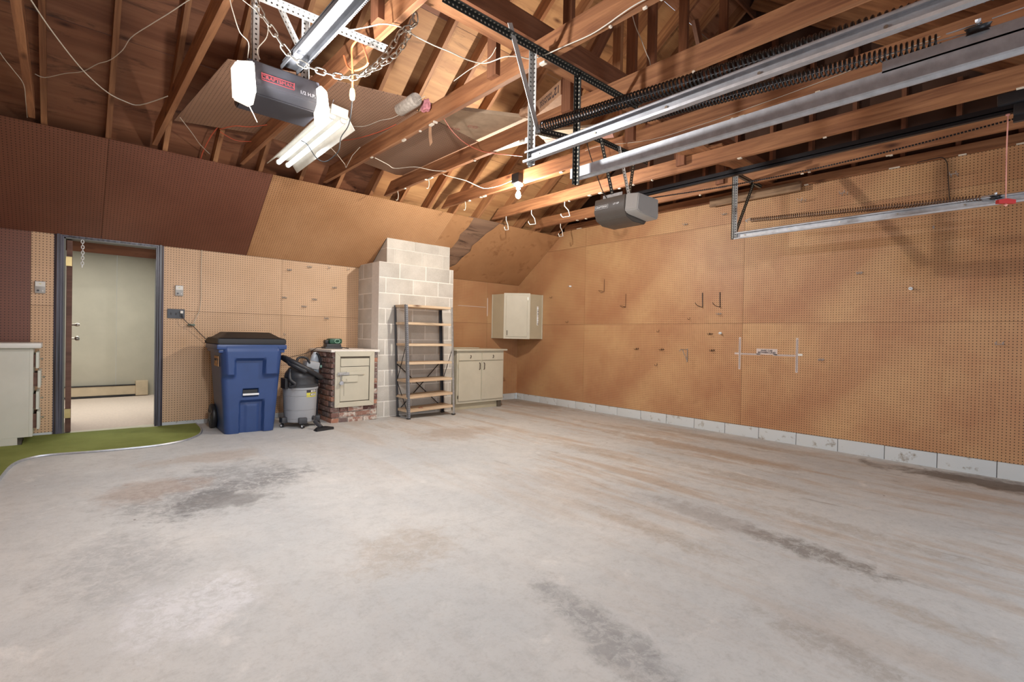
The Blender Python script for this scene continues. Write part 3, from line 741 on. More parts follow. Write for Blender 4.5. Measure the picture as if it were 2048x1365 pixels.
l0 = loop(bm, b0, .932); l1 = loop(bm, b0, .985); l2 = loop(bm, [(x * .98, y * .98) for x, y in b0], .998)
l3 = loop(bm, [(x * .86, y * .9 - .0) for x, y in b0], 1.003); l4 = loop(bm, [(x * .62, y * .62 + .05) for x, y in b0], 1.062)
for a, b in ((l0, l1), (l1, l2), (l2, l3), (l3, l4)):
    for i in range(4): bm.faces.new((a[i], a[(i + 1) % 4], b[(i + 1) % 4], b[i]))
bm.faces.new(l4); bm.faces.new(list(reversed(l0)))
bmesh.ops.bevel(bm, geom=list(bm.edges), offset=.008, segments=2, affect='EDGES')
bm_obj('lid', bm, M_binlid, bn, sm=True)
tube('lid_hinge_bar', [(-.33, .385, .95), (.33, .385, .95)], .016, M_binlid, bn)
bm = bmesh.new()
for s in (-1, 1): bx(bm, s * .30 - .02, .33, .91, s * .30 + .02, .40, .975, .005)
bm_obj('hinge_arm', bm, M_binlid, bn)
tube('grab_bar', [(-.085, -.2885, .408), (.068, -.2885, .408)], .0115, M_whiteprint, bn, 10)
bm = bmesh.new(); bx(bm, -.078, -.262, .398, .062, -.225, .455); bm_obj('grab_pocket', bm, M_black, bn)
for s in (-1, 1):
    w = lathe('wheel', [(.05, -.022), (.125, -.026), (.135, -.014), (.135, .014), (.125, .026), (.05, .022)], M_black, bn, 28, (s * .275, .225, .135), 'x')
    hb = lathe('hub', [(.0, -.030), (.05, -.030), (.055, -.01), (.055, .01), (.05, .03), (0, .03)], M_vacdark, w, 16, (0, 0, 0), 'x')
    for k in range(6):
        a = R(60 * k); bm = bmesh.new(); bx(bm, -.029, -.010, .05, -.021, .010, .118); bmesh.ops.rotate(bm, cent=(0, 0, 0), matrix=Matrix.Rotation(a, 3, 'X'), verts=bm.verts)
        bm_obj('spoke', bm, M_vacdark, w)
tube('axle', [(-.27, .225, .135), (.27, .225, .135)], .012, M_blackmetal, bn)
text('serial_lettering', 'ZPC 108335 GPT', .030, (.025, -.334, .838), EX, EZ, M_whiteprint, bn, .0012)
bm = bmesh.new(); bx(bm, -.3010, -.22, .705, -.2955, -.0, .81); lb = bm_obj('side_label', bm, M_orangepaper, bn)
bm = bmesh.new(); bx(bm, -.3026, -.210, .728, -.3008, -.012, .785); bm_obj('label_panel', bm, M_inkdark, lb)
text('lettering', 'casella', .062, (-.3036, -.11, .750), (0, -1, 0), EZ, M_orangepaper, lb, .001)

# =================================================================== SHOP VACUUM
VX, VY = 2.048, 5.90
vz = fz(VX, VY)
vc = thing('shop_vacuum', 'grey and black wet dry shop vacuum between the blue bin and brick box', 'vacuum cleaner', (VX, VY, vz))
lathe('drum', [(.150, .055), (.165, .062), (.170, .10), (.186, .425), (.193, .43), (.194, .448), (.188, .452)], M_vacgrey, vc, 40)
for z in (.10, .20, .36): lathe('rib', [(.1715 + (z - .1) * .05, z - .002), (.1735 + (z - .1) * .05, z), (.1715 + (z - .1) * .05, z + .002)], M_vacgrey, vc, 40, capends=False)
lathe('lid', [(.188, .45), (.190, .475), (.180, .485), (.168, .49), (.165, .55), (.172, .56), (.172, .575), (.165, .61), (.125, .67), (.06, .70), (.001, .705)], M_vacdark, vc, 36)
bm = bmesh.new(); bx(bm, -.20, -.10, .44, -.13, .06, .56, .01); bx(bm, -.17, -.15, .46, -.12, -.10, .52, .008); bm_obj('lid_latch', bm, M_black, vc)
# grey motor housing with black carry handle
bm = bmesh.new(); bx(bm, -.085, -.08, .66, .075, .08, .755, .03, Matrix.Rotation(R(10), 4, 'Y')); bm_obj('motor_cover', bm, M_vacgrey, vc, sm=True)
tube('carry_handle', [(-.07, -.07, .745), (-.05, -.07, .785), (-.0, -.07, .795), (.05, -.07, .775), (.075, -.07, .72)], .014, M_black, vc, 10, 4)
text('badge', 'Shop-Vac', .03, (.075, -.130, .640), (1, .3, -.25), (.1, .55, .8), M_yellow, vc, .0012)
# hose coiled around the head
hp2 = []
for k in range(52):
    a = R(205 + k * 8.2)
    x = .205 * math.cos(a) + .012; y = .195 * math.sin(a) - .01
    hp2.append(Vector((x, y, .675 - .60 * x + .05 * y - (.035 if k > 44 else 0))))
bm = bmesh.new(); hh = spline(hp2, 5); tube_bm(bm, hh, [.0265 + (.0022 if i % 2 else 0) for i in range(len(hh))], 12)
bm_obj('hose', bm, M_hose, vc, sm=True)
tube('hose_tail', [(-.15, -.11, .66), (-.17, -.16, .56), (-.12, -.19, .50), (-.155, -.17, .47)], .019, M_hose, vc, 10, 5)
for k, ang in enumerate((-175, -100, -25, 60)):
    a = R(ang); cx, cy = .175 * math.cos(a), .175 * math.sin(a)
    bm = bmesh.new(); bx(bm, -.035, -.045, .052, .045, .045, .118, .012); bmesh.ops.rotate(bm, cent=(0, 0, 0), matrix=Matrix.Rotation(a, 3, 'Z'), verts=bm.verts); bmesh.ops.translate(bm, vec=(cx, cy, 0), verts=bm.verts)
    f = bm_obj('caster_foot', bm, M_vacdark, vc, sm=True)
    cs = lathe('caster', [(.004, -.011), (.022, -.012), (.024, -.006), (.024, .006), (.022, .012), (.004, .011)], M_black, f, 18, (cx * 1.15, cy * 1.15, .024), 'x'); cs.rotation_euler = (0, 0, R(20))
    lathe('caster_hub', [(.003, -.0135), (.012, -.0135), (.012, .0135), (.003, .0135)], M_whiteprint, f, 14, (cx * 1.15, cy * 1.15, .024), 'x').rotation_euler = (0, 0, R(20))
lathe('drain_cap', [(.001, -.014), (.022, -.012), (.026, .01)], M_vacdark, vc, 18, (.105, -.145, .10), 'y').rotation_euler = (0, 0, R(36))
# wrap-around label on the drum
def wrap(nm, r, a0, a1, z0, z1, m, par):
    bm = bmesh.new(); q = 10; A = []; B = []
    for i in range(q + 1):
        a = R(a0 + (a1 - a0) * i / q); A.append(bm.verts.new((r(z0) * math.cos(a), r(z0) * math.sin(a), z0))); B.append(bm.verts.new((r(z1) * math.cos(a), r(z1) * math.sin(a), z1)))
    for i in range(q): bm.faces.new((A[i], A[i + 1], B[i + 1], B[i]))
    return bm_obj(nm, bm, m, par, sm=True)
rr = lambda e: (lambda z: .170 + (z - .10) * .0492 + e)
wrap('label_top', rr(.0012), -88, -46, .395, .430, M_inkdark, vc); wrap('label_bottom', rr(.0012), -88, -46, .345, .395, M_yellow, vc)
wrap('label_white', rr(.002), -72, -51, .400, .422, M_paper, vc); wrap('label_black', rr(.002), -74, -50, .356, .388, M_inkdark, vc); wrap('label_white', rr(.0028), -72, -52, .361, .383, M_paper, vc)
a = R(-61.5); text('lettering', '14 GAL', .014, ((rr(.003)(.411)) * math.cos(a), (rr(.003)(.411)) * math.sin(a), .411), (-math.sin(a), math.cos(a), 0), EZ, M_inkdark, vc, .0004)
text('lettering', '6.0 HP', .014, ((rr(.0038)(.372)) * math.cos(a), (rr(.0038)(.372)) * math.sin(a), .372), (-math.sin(a), math.cos(a), 0), EZ, M_inkdark, vc, .0004)
# floor nozzle
nz = thing('floor_nozzle', 'black wedge-shaped vacuum floor nozzle lying in front of the brick box', 'vacuum nozzle', (2.165, 5.50, fz(2.165, 5.5)), R(12))
bm = bmesh.new()
A = [bm.verts.new(c) for c in ((-.105, -.035, 0), (.115, -.035, 0), (.105, .06, 0), (-.09, .06, 0))]; B = [bm.verts.new(c) for c in ((-.105, -.035, .028), (.115, -.035, .028), (.055, .05, .036), (-.05, .05, .036))]
bm.faces.new(list(reversed(A))); bm.faces.new(B)
for i in range(4): bm.faces.new((A[i], A[(i + 1) % 4], B[(i + 1) % 4], B[i]))
bmesh.ops.bevel(bm, geom=list(bm.edges), offset=.004, segments=2, affect='EDGES'); bm_obj('foot', bm, M_black, nz, sm=True)
tube('neck', [(-.01, .02, .03), (-.02, .06, .055), (-.03, .12, .09)], [.022, .024, .021], M_vacdark, nz, 14)
# dust-buster / bottle shape standing behind the vacuum
hv = thing('hand_vacuum', 'pale grey handheld vacuum with black handle upright behind the shop vacuum', 'hand vacuum', (2.312, 6.20, .0))
zb = fz(2.312, 6.2)
bm = bmesh.new(); bx(bm, -.045, -.05, zb, .045, .05, .60, .02); bm_obj('base', bm, M_vacdark, hv, sm=True)
bm = bmesh.new(); rs = []
for z, a, b, sh in ((.60, .06, .05, 0), (.70, .062, .055, 0), (.80, .055, .05, .005), (.87, .038, .04, .01), (.905, .018, .02, .012)):
    rs.append([bm.verts.new((a * math.cos(2 * math.pi * k / 16) + sh, b * math.sin(2 * math.pi * k / 16), z)) for k in range(16)])
for a, b in zip(rs, rs[1:]):
    for k in range(16): bm.faces.new((a[k], a[(k + 1) % 16], b[(k + 1) % 16], b[k]))
bm.faces.new(rs[-1]); bm.faces.new(list(reversed(rs[0]))); bm_obj('shell', bm, plain('pale_grey_plastic', (.50, .56, .62), .35, var=.05), hv, sm=True)
tube('handle', [(.015, -.045, .90), (.045, -.055, .85), (.06, -.058, .77), (.062, -.055, .69)], .013, M_black, hv, 10, 3)
bm = bmesh.new(); bx(bm, .05, -.075, .715, .072, -.065, .745, .003); bm_obj('release_button', bm, M_greenlight, hv)

# battery charger on the brick cap
tl = thing('battery_charger', 'dark green battery tool sitting in its black charger on the brick box', 'battery charger', (2.57, 6.28, BZ1 + .028))
bm = bmesh.new(); bx(bm, -.115, -.075, 0, .105, .07, .028, .008); bx(bm, -.095, -.065, .026, .095, .06, .062, .010); bm_obj('charger_base', bm, M_vacdark, tl, sm=True)
bm = bmesh.new(); bx(bm, -.062, -.075, .062, .105, .055, .132, .026); bm_obj('battery', bm, M_green, tl, sm=True)
bm = bmesh.new(); bx(bm, -.105, -.04, .060, -.05, .04, .112, .016); bm_obj('tool_nose', bm, M_black, tl, sm=True)
tube('print_ring', [(.035 + .036 * math.cos(R(a)), -.0765, .097 + .026 * math.sin(R(a))) for a in range(0, 360, 60)], .0035, M_greenlight, tl, 6, closed=True)
tube('print_ring', [(.035 + .014 * math.cos(R(a)), -.0765, .097 + .011 * math.sin(R(a))) for a in range(30, 390, 120)], .003, M_green, tl, 6, closed=True)
tube('cord', [(.10, -.03, .02), (.15, -.05, .012), (.19, -.07, .004)], .006, M_black, tl, 6, 4)

# =================================================================== METAL SHELVING (leans slightly)
S0 = Vector((3.27, 5.615, 0)); SW, SD, SH = .735, .30, 1.475
sh = thing('metal_shelving', 'grey slotted-steel shelving with seven worn wooden shelves against the chimney', 'shelving unit', (3.305, 5.62, fz(3.3, 5.6)))
LEAN = -.065
def lx(z): return LEAN * (z / SH)
for (x, y, fx, fy) in ((0, 0, 1, 1), (SW, 0, -1, 1), (0, SD, 1, -1), (SW, SD, -1, -1)):
    p0 = (x, y, .004); p1 = (x + LEAN, y, SH)
    m = perf('perf_post', (.30, .32, .36), (.06, .06, .06), .45, .5) if (x == 0 and y == 0) else M_galvdull if y == 0 else None
    if m is None: m = plain('post_dark_steel', (.10, .11, .13), .4, .5)
    bm = bmesh.new(); uvl = bm.loops.layers.uv.new('UVMap')
    for (a0, a1, b0_, b1) in ((0, .034, 0, .003), (0, .003, 0, .034)):
        vs = [bm.verts.new((x + fx * a + lx(z), y + fy * b, z)) for z in (0, SH) for a, b in ((a0, b0_), (a1, b0_), (a1, b1), (a0, b1))]
        for idx in ((0, 1, 5, 4), (1, 2, 6, 5), (2, 3, 7, 6), (3, 0, 4, 7), (0, 3, 2, 1), (4, 5, 6, 7)):
            f = bm.faces.new([vs[i] for i in idx])
            for lp in f.loops: co = lp.vert.co; lp[uvl].uv = (co.z, max(abs(co.x - x - lx(co.z)), abs(co.y - y)))
    o = bm_obj('post', bm, m, sh)
    bm = bmesh.new(); bx(bm, x - .006 * fx, y - .006 * fy, 0, x + .038 * fx, y + .038 * fy, .012); bm_obj('foot', bm, M_black, sh)
for k, z in enumerate((.085, .262, .475, .705, .945, 1.222, 1.448)):
    bm = bmesh.new(); bx(bm, lx(z) + .006, .005, z, SW + lx(z) - .006, SD - .005, z + .030, .002)
    b = bm_obj('shelf_board', bm, M_shelfwood, sh); b.rotation_euler = (0, R((-1.4 if k in (0, 1) else -.5 if k == 2 else 0.1)), 0)
tube('cross_brace', [(.04 + lx(.1), SD - .004, .09), (SW - .03 + lx(.9), SD - .004, .70)], .006, M_blackmetal, sh, 6)
tube('cross_brace', [(SW - .04 + lx(.1), SD - .010, .09), (.03 + lx(.9), SD - .010, .70)], .006, M_blackmetal, sh, 6)
tube('side_brace', [(.002, .03, .10), (.002 + lx(.3), SD - .03, .46)], .005, M_blackmetal, sh, 6)
tube('side_brace', [(SW + lx(.6), .03, .95), (SW + lx(.3), SD - .03, .50)], .005, M_blackmetal, sh, 6)
tube('side_brace', [(.002 + lx(.9), .03, .93), (.002 + lx(.4), SD - .03, .48)], .005, M_blackmetal, sh, 6)
for z in (.475, .705): 
    for x in (.012, SW - .012):
        lathe('bolt', [(.001, -.006), (.007, -.005), (.007, .002)], M_galv, sh, 10, (x + lx(z), -.001, z + .012), 'y')
# debris on the bottom shelf
db = thing('leaf_litter', 'small scrap of dry reddish leaf lying on the bottom shelf board', 'leaf', (3.53, 5.70, fz(3.3, 5.6) + .115))
bm = bmesh.new()
for (a, b, c_) in ((0, 0, 0), (.05, .02, .4), (.03, -.03, 1.2)):
    q = [bm.verts.new((a + .03 * math.cos(c_ + k), b + .018 * math.sin(c_ + k), .004 + .008 * (k % 2))) for k in (0, 1.4, 2.6, 4.2)]
    bm.faces.new(q)
bm_obj('blade', bm, plain('dry_leaf', (.28, .09, .05), .8), db)

# =================================================================== BASE CABINET by the corner
kc = thing('base_cabinet', 'cream two-door floor cabinet with two drawers beside the metal shelving', 'cabinet', (4.285, 5.935, 0))
CW, CD = .905, .60; zt = .915; zf0 = .135
bm = bmesh.new(); bx(bm, 0, .004, zf0, CW, CD, zt, .002); bm_obj('body', bm, M_cabinet, kc)
bm = bmesh.new(); bx(bm, .03, .05, .02, CW - .06, .07, zf0); bm_obj('toe_board', bm, M_cabinet2, kc)
bm = bmesh.new(); bx(bm, CW - .09, .02, .03, CW - .025, .09, zf0); bm_obj('leg', bm, M_toe, kc)
bm = bmesh.new(); bx(bm, .0, .05, .03, .03, CD, zf0); bm_obj('leg', bm, M_cabinet2, kc)
for x0, x1 in ((.028, .440), (.462, .878)):
    bm = bmesh.new(); bx(bm, x0, -.014, .775, x1, .005, .885, .003); dr = bm_obj('drawer', bm, M_cabinet, kc)
    xm = (x0 + x1) / 2
    tube('handle', [(xm + .004, -.014, .848), (xm + .004, -.030, .842), (xm - .002, -.030, .815), (xm, -.014, .808)], .005, M_darkhw, dr, 8, 4)
    bm = bmesh.new(); bx(bm, x0, -.014, .175, x1, .005, .760, .003); dd = bm_obj('door', bm, M_cabinet, kc)
    xh = x1 - .032 if x0 < .2 else x0 + .032
    tube('handle', [(xh, -.014, .735), (xh, -.034, .722), (xh - .003, -.036, .67), (xh, -.034, .645), (xh, -.014, .632)], .0055, M_darkhw, dd, 8, 4)
    xi = x0 - .004 if x0 < .2 else x1 + .004
    for z in (.235, .69):
        if x0 < .2:
            bm = bmesh.new(); bx(bm, xi - .006, -.010, z - .022, xi + .006, -.001, z + .022); bm_obj('hinge', bm, M_darkhw if z < .5 else M_cabinet2, dd)
ct = box('countertop', (4.245, 5.895, .917), (5.235, 6.548, .942), M_cabinet, None, .006); tag(ct, 'cream laminate top resting over the two-door floor cabinet', 'countertop')
bsp = box('loose_board', (4.24, 6.30, .9425), (4.98, 6.50, .955), M_cabinet, None, .002); tag(bsp, 'thin cream board lying at the back of the cabinet top', 'board')
# small carton edges / stacked boxes seen between shelving and cabinet
for i, (z0, z1, m) in enumerate(((.50, .62, M_white), (.70, .80, M_leftcab))):
    pass

# =================================================================== CORNER WALL CABINET
cc = thing('corner_wall_cabinet', 'cream diagonal corner cabinet hanging on the pegboard in the room corner', 'wall cabinet', (0, 0, 0))
z0, z1 = 1.108, 1.85
def hull(bm, pts, z0, z1):
    A = [bm.verts.new((x, y, z0)) for x, y in pts]; B = [bm.verts.new((x, y, z1)) for x, y in pts]; n = len(pts)
    bm.faces.new(list(reversed(A))); bm.faces.new(B)
    for i in range(n): bm.faces.new((A[i], A[(i + 1) % n], B[(i + 1) % n], B[i]))
bm = bmesh.new(); P5 = [(5.445, 6.545), (5.445, 6.235), (5.745, 5.935), (6.04, 5.935), (6.04, 6.545)]
hull(bm, P5, z0, z1); bm_obj('body', bm, M_cabinet2, cc)
# diagonal face frame and door
a_ = Vector((5.445, 6.235)); b_ = Vector((5.745, 5.935)); dv = (b_ - a_).normalized(); nv = Vector((-dv.y * -1, dv.x * -1)); nv = Vector((-.7071, -.7071))
def dia(nm, u0, u1, zz0, zz1, th, m, par, off=0., bev=.002):
    bm = bmesh.new(); bx(bm, u0, -th, zz0, u1, 0, zz1, bev)
    M = Matrix(((dv.x, -nv.x, 0, a_.x + nv.x * off), (dv.y, -nv.y, 0, a_.y + nv.y * off), (0, 0, 1, 0), (0, 0, 0, 1)))
    bmesh.ops.transform(bm, matrix=M, verts=bm.verts); return bm_obj(nm, bm, m, par)
Ld = (b_ - a_).length
dia('face_frame', -.006, Ld + .006, z0 - .004, z1 + .012, .014, M_cabinet, cc)
dr = dia('door', .032, Ld - .040, z0 + .032, z1 - .025, .014, M_cabinet, cc, .0135, .004)
dia('pull', .048, .060, z0 + .055, z0 + .135, .014, M_darkhw, dr, .028)
for z in (z1 - .11, z0 + .07): dia('hinge', Ld - .037, Ld - .028, z, z + .06, .006, M_nickel, dr, .0275, .001)
for p in ((5.438, 6.545, 5.452, 6.225), (5.745, 5.928, 6.045, 5.942)):
    pass
bm = bmesh.new(); bx(bm, 5.437, 6.535, z0 - .003, 5.452, 6.552, z1 + .003, .004); bm_obj('edge_trim', bm, M_cabinet, cc)
bm = bmesh.new(); bx(bm, 6.028, 5.926, z0 - .003, 6.047, 5.944, z1 + .003, .004); bm_obj('edge_trim', bm, M_cabinet, cc)
op = thing('wall_bottle_rack', 'white vertical strip bracket screwed to the side of the corner wall cabinet', 'bracket', (5.925, 5.932, 1.50))
bm = bmesh.new(); bx(bm, -.014, -.004, -.165, .014, .003, .155, .003); bm_obj('strip', bm, M_whiteprint, op)
for z in (.12, .075, .03, -.04, -.08): 
    bm = bmesh.new(); bx(bm, -.006, -.016, z - .012, .010, -.003, z + .008, .002); bm_obj('clip', bm, M_galvdull if z in (.03, .075) else M_whiteprint, op)
bm = bmesh.new(); bx(bm, -.006, -.010, -.145, .010, -.003, -.135); bm_obj('clip', bm, M_black, op)

# =================================================================== LEFT DRAWER CABINET
lc = thing('drawer_cabinet', 'pale grey painted drawer cabinet at the left wall beside the open doorway', 'cabinet', (0, 0, 0))
bm = bmesh.new(); bx(bm, XL + .01, 6.14, .17, -.212, 6.54, .955, .002); bx(bm, XL + .01, 6.141, .098, -.285, 6.54, .172); bm_obj('body', bm, M_leftcab, lc)
bm = bmesh.new(); bx(bm, -.212, 6.14, .17, -.188, 6.54, .955, .002); bm_obj('face_frame', bm, M_leftcab, lc)
bm = bmesh.new(); bx(bm, -.30, 6.20, .10, -.26, 6.53, .17); bm_obj('toe_kick', bm, M_toe, lc)
for i, (zz, h, px) in enumerate(((.775, .145, .035), (.600, .155, .048), (.405, .16, .038), (.225, .16, .044))):
    bm = bmesh.new(); bx(bm, -.188 + px - .020, 6.185, zz, -.188 + px, 6.525, zz + h, .004); q = bm_obj('drawer', bm, M_leftcab, lc)
    bm = bmesh.new(); bx(bm, -.19, 6.20, zz + .012, -.188 + px - .020, 6.212, zz + h - .02); bx(bm, -.19, 6.50, zz + .012, -.188 + px - .020, 6.512, zz + h - .02); bm_obj('drawer_side', bm, M_doorleaf, q)
    lathe('knob', [(.004, 0), (.004, .010), (.010, .016), (.011, .022), (.006, .027)], M_nickel, q, 14, (-.188 + px - .001, 6.34, zz + h * .55), 'x')
cto = bmesh.new(); bx(cto, XL + .005, 6.095, .957, -.135, 6.545, 1.005, .012); o = bm_obj('countertop', cto, M_counter, None, sm=True)
tag(o, 'white rolled-edge worktop lying on the pale drawer cabinet by the doorway', 'countertop')

# =================================================================== OVERHEAD DOOR TRACKS
def track(x, side, y1, label):
    """side -1: open face looks towards -X"""
    tr = thing('door_track', label, 'door track', (x, y1, 2.15), group=None)
    prof = [(0, 0), (0, .062), (-.030, .062), (-.034, .056), (-.034, .048), (-.031, .048), (-.030, .056), (-.004, .056), (-.004, .006), (-.022, .005), (-.036, -.004), (-.044, -.004), (-.046, .004), (-.049, .003), (-.046, -.008), (-.034, -.009), (-.020, .0)]
    L = y1 + 1.15; bm = bmesh.new()
    A = [bm.verts.new((p * -side, 0, q)) for p, q in prof]; B = [bm.verts.new((p * -side, -L, q)) for p, q in prof]; n = len(prof)
    for i in range(n): bm.faces.new((A[i], A[(i + 1) % n], B[(i + 1) % n], B[i]))
    bm.faces.new(A); bm.faces.new(list(reversed(B))); bm_obj('channel', bm, M_galv, tr)
    # curved lower end of the track drops behind the camera
    tube('curved_track', [(0, -L, .03), (0, -L - .18, -.04), (0, -L - .27, -.22), (0, -L - .28, -2.1)], .022, M_galv, tr, 6, 3)
    for k in range(6):
        y = -.09 - k * .40
        lathe('bolt', [(.001, 0), (.006, .001), (.007, .004)], M_nickel, tr, 8, (-.006 * -side * -1 * 0 + (.0045 if side > 0 else -.0045), y, .030), 'x').rotation_euler = (0, 0, 0 if side > 0 else math.pi)
    return tr
T1 = track(2.00, -1, 2.10, 'galvanised garage door track nearest the camera, highest in the photo')
T2 = track(2.385, 1, 2.12, 'galvanised garage door track in the middle, ending above the small motor')
T3 = track(4.95, -1, 2.20, 'galvanised garage door track running along the right pegboard wall')
bm = bmesh.new(); bx(bm, .000, -2.10, .055, .040, -1.62, .060); bx(bm, .0, -2.10, .058, .004, -1.62, .10)
bm_obj('splice_angle', bm, M_galv, T2)
def spring(nm, p0, p1, rad, wire, turns, m, label):
    r_ = thing(nm, label, 'spring', p0); d = Vector(p1) - Vector(p0); L = d.length; fr = frame_m((0, 0, 0), d); n = int(turns * 10); pts = []
    for i in range(n + 1):
        a = 2 * math.pi * turns * i / n; pts.append(fr @ Vector((L * i / n, rad * math.cos(a), rad * math.sin(a))))
    bm = bmesh.new(); tube_bm(bm, pts, wire, 5); bm_obj('coil', bm, m, r_, sm=True)
    e = d.normalized()
    tube('end_hook', [Vector((0, 0, rad)), -e * .03 + Vector((0, 0, .01)), -e * .05, -e * .03 - Vector((0, 0, .015))], wire * 1.1, M_galv, r_, 6, 3)
    tube('safety_cable', [-e * .05, e * (L + .9)], .0018, M_galv, r_, 5)
    return r_
spring('extension_spring', (2.03, 2.02, 2.345), (2.03, -.25, 2.165), .029, .0046, 118, M_spring, 'thick black extension spring stretched above the nearest door track')
s2 = spring('extension_spring', (2.40, 1.95, 2.405), (2.40, .33, 2.268), .023, .0038, 95, M_spring, 'black extension spring ending at a steel pulley above the middle track')
s3 = spring('extension_spring', (4.93, 2.05, 2.310), (4.93, .42, 2.212), .019, .0036, 92, M_rust, 'thin rusty extension spring above the track on the right wall')
def pulley(loc, label, rz=0, s=1.):
    p = thing('cable_pulley', label, 'pulley', loc)
    lathe('wheel', [(.006, -.012), (.038, -.012), (.032, -.004), (.032, .004), (.038, .012), (.006, .012)], M_blackmetal, p, 24, (0, 0, 0), 'x')
    bm = bmesh.new()
    for sx in (-.019, .019): bx(bm, sx - .0015, -.01, -.016, sx + .0015, .085, .016, .001)
    bm_obj('fork', bm, M_galv, p)
    lathe('axle_bolt', [(.009, -.034), (.009, -.024), (.005, -.024), (.005, .03), (.009, .03), (.009, .036)], M_galv, p, 6, (0, 0, 0), 'x')
    p.scale = (s, s, s); p.rotation_euler = (0, R(70), 0); return p
pulley((2.40, .225, 2.262), 'steel cable pulley at the end of the middle black spring')
pulley((4.93, .345, 2.203), 'small steel cable pulley at the end of the rusty spring', s=.9)
tube_pts = [(2.40, .19, 2.285), (2.40, -.6, 2.30)]
tag(tube('lift_cable', tube_pts, .002, M_galv), 'thin steel lift cable running from the pulley above the middle track', 'cable')
# perforated hangers
def hanger(label, parts, m=M_perf, cat='bracket', loc=(0, 0, 0)):
    h = thing('perforated_hanger', label, cat, loc)
    for nm, a, b, up, mm in parts:
        a = Vector(a) - Vector(loc); b = Vector(b) - Vector(loc); angle_iron(nm, a, b, up, mm or m, h)
    return h
hanger('long dark perforated angle iron fixed across the joist undersides', [('angle_iron', (1.36, 2.06, 2.797), (3.02, 2.06, 2.797), (0, 0, -1), M_perfdark)], loc=(2.2, 2.06, 2.797), cat='angle iron')
hh1 = hanger('grey perforated hanger with a slanting brace holding up the nearest track', [('upright', (2.005, 2.085, 2.80), (2.005, 2.085, 2.13), (-1, 0, 0), M_perf), ('side_leg', (2.012, 2.083, 2.80), (2.012, 2.083, 2.13), (0, 1, 0), M_perfdark)], loc=(2.0, 2.083, 2.8))
beam('diagonal_brace', Vector((1.795, 2.055, 2.85)) - Vector((2.0, 2.083, 2.8)), Vector((2.03, 2.055, 2.32)) - Vector((2.0, 2.083, 2.8)), .034, .003, M_perf, hh1, up=(0, -1, 0))
hanger('dark perforated hanger holding the end of the middle track', [('upright', (2.385, 2.075, 2.80), (2.385, 2.075, 2.10), (-1, 0, 0), M_perfdark)], loc=(2.385, 2.075, 2.8))
hanger('dark perforated crosspiece joining the two track hangers', [('angle_iron', (2.04, 2.10, 2.345), (2.37, 2.10, 2.385), (0, 0, 1), M_perfdark)], loc=(2.04, 2.1, 2.345))
hanger('grey perforated hanger with dark slanting brace at the right wall track', [('upright', (4.935, 2.215, 2.79), (4.935, 2.215, 2.15), (-1, 0, 0), M_perf), ('side_leg', (4.945, 2.213, 2.79), (4.945, 2.213, 2.15), (0, 1, 0), M_perfdark), ('brace', (5.38, 2.235, 2.80), (4.97, 2.235, 2.20), (0, -1, 0), M_perfdark), ('top_angle', (4.93, 2.22, 2.80), (5.60, 2.22, 2.80), (0, 0, 1), M_perfdark)], loc=(4.935, 2.215, 2.79))

# =================================================================== GARAGE DOOR OPENERS
def uvfix(o):
    me = o.data
    if not me.uv_layers: me.uv_layers.new(name='UVMap')
    return o
op1 = thing('garage_door_opener', 'large dark grey garage door opener with two lit lamp shades', 'door opener', (.80, 2.62, 2.30))
def L1(p): return tuple(a - b for a, b in zip(p, (.80, 2.62, 2.30)))
bm = bmesh.new()
prof = [(2.59, 2.43), (2.565, 2.31), (2.60, 2.275), (2.80, 2.262), (2.83, 2.29), (2.83, 2.44)]
A = [bm.verts.new(L1((.635, y, z))) for y, z in prof]; B = [bm.verts.new(L1((.975, y, z))) for y, z in prof]
bm.faces.new(A); bm.faces.new(list(reversed(B)))
for i in range(len(prof)): j = (i + 1) % len(prof); bm.faces.new((A[i], B[i], B[j], A[j]))
bmesh.ops.bevel(bm, geom=list(bm.edges), offset=.006, segments=2, affect='EDGES')
bm_obj('housing', bm, M_opener, op1, sm=True)
fu = EX; fv = Vector((0, .025, .125)).normalized()
text('brand_lettering', 'CRAFTSMAN', .026, L1((.765, 2.564, 2.352)), fu, fv, M_redprint, op1, .0)
bm = bmesh.new()
for (a, b, c_, d_) in ((.690, .840, 2.3345, 2.3365), (.690, .840, 2.3675, 2.3695), (.690, .692, 2.3345, 2.3695), (.838, .840, 2.3345, 2.3695)):
    bx(bm, a, 2.566 - .0 + (2.352 - c_) * -.2 - .003, c_, b, 2.566 + (c_ - 2.352) * .2 + .001, d_)
bmesh.ops.translate(bm, vec=(-.80, -2.62, -2.30), verts=bm.verts); bm_obj('brand_border', bm, M_redprint, op1)
text('power_lettering', '1/2 H.P.', .024, L1((.905, 2.562, 2.337)), fu, fv, plain('grey_print', (.42, .42, .46), .5), op1, .0006)
def shade(x0, x1, nm):
    bm = bmesh.new(); s_ = 1 if x1 > x0 else -1
    A = [(x0, 2.52, 2.39), (x0, 2.48, 2.235), (x0, 2.53, 2.185), (x0, 2.60, 2.20), (x0, 2.64, 2.40)]
    B = [(x1 - s_ * .0, 2.54, 2.375), (x1 + s_ * .004, 2.51, 2.25), (x1, 2.55, 2.205), (x1, 2.60, 2.215), (x1, 2.64, 2.38)]
    A = [bm.verts.new(L1(p)) for p in A]; B = [bm.verts.new(L1(p)) for p in B]
    bm.faces.new(A); bm.faces.new(list(reversed(B)))
    for i in range(5): j = (i + 1) % 5; bm.faces.new((A[i], B[i], B[j], A[j]))
    bmesh.ops.bevel(bm, geom=list(bm.edges), offset=.007, segments=2, affect='EDGES')
    return bm_obj(nm, bm, M_shade, op1, sm=True)
shade(.648, .575, 'lamp_shade'); shade(.952, .995, 'lamp_shade')
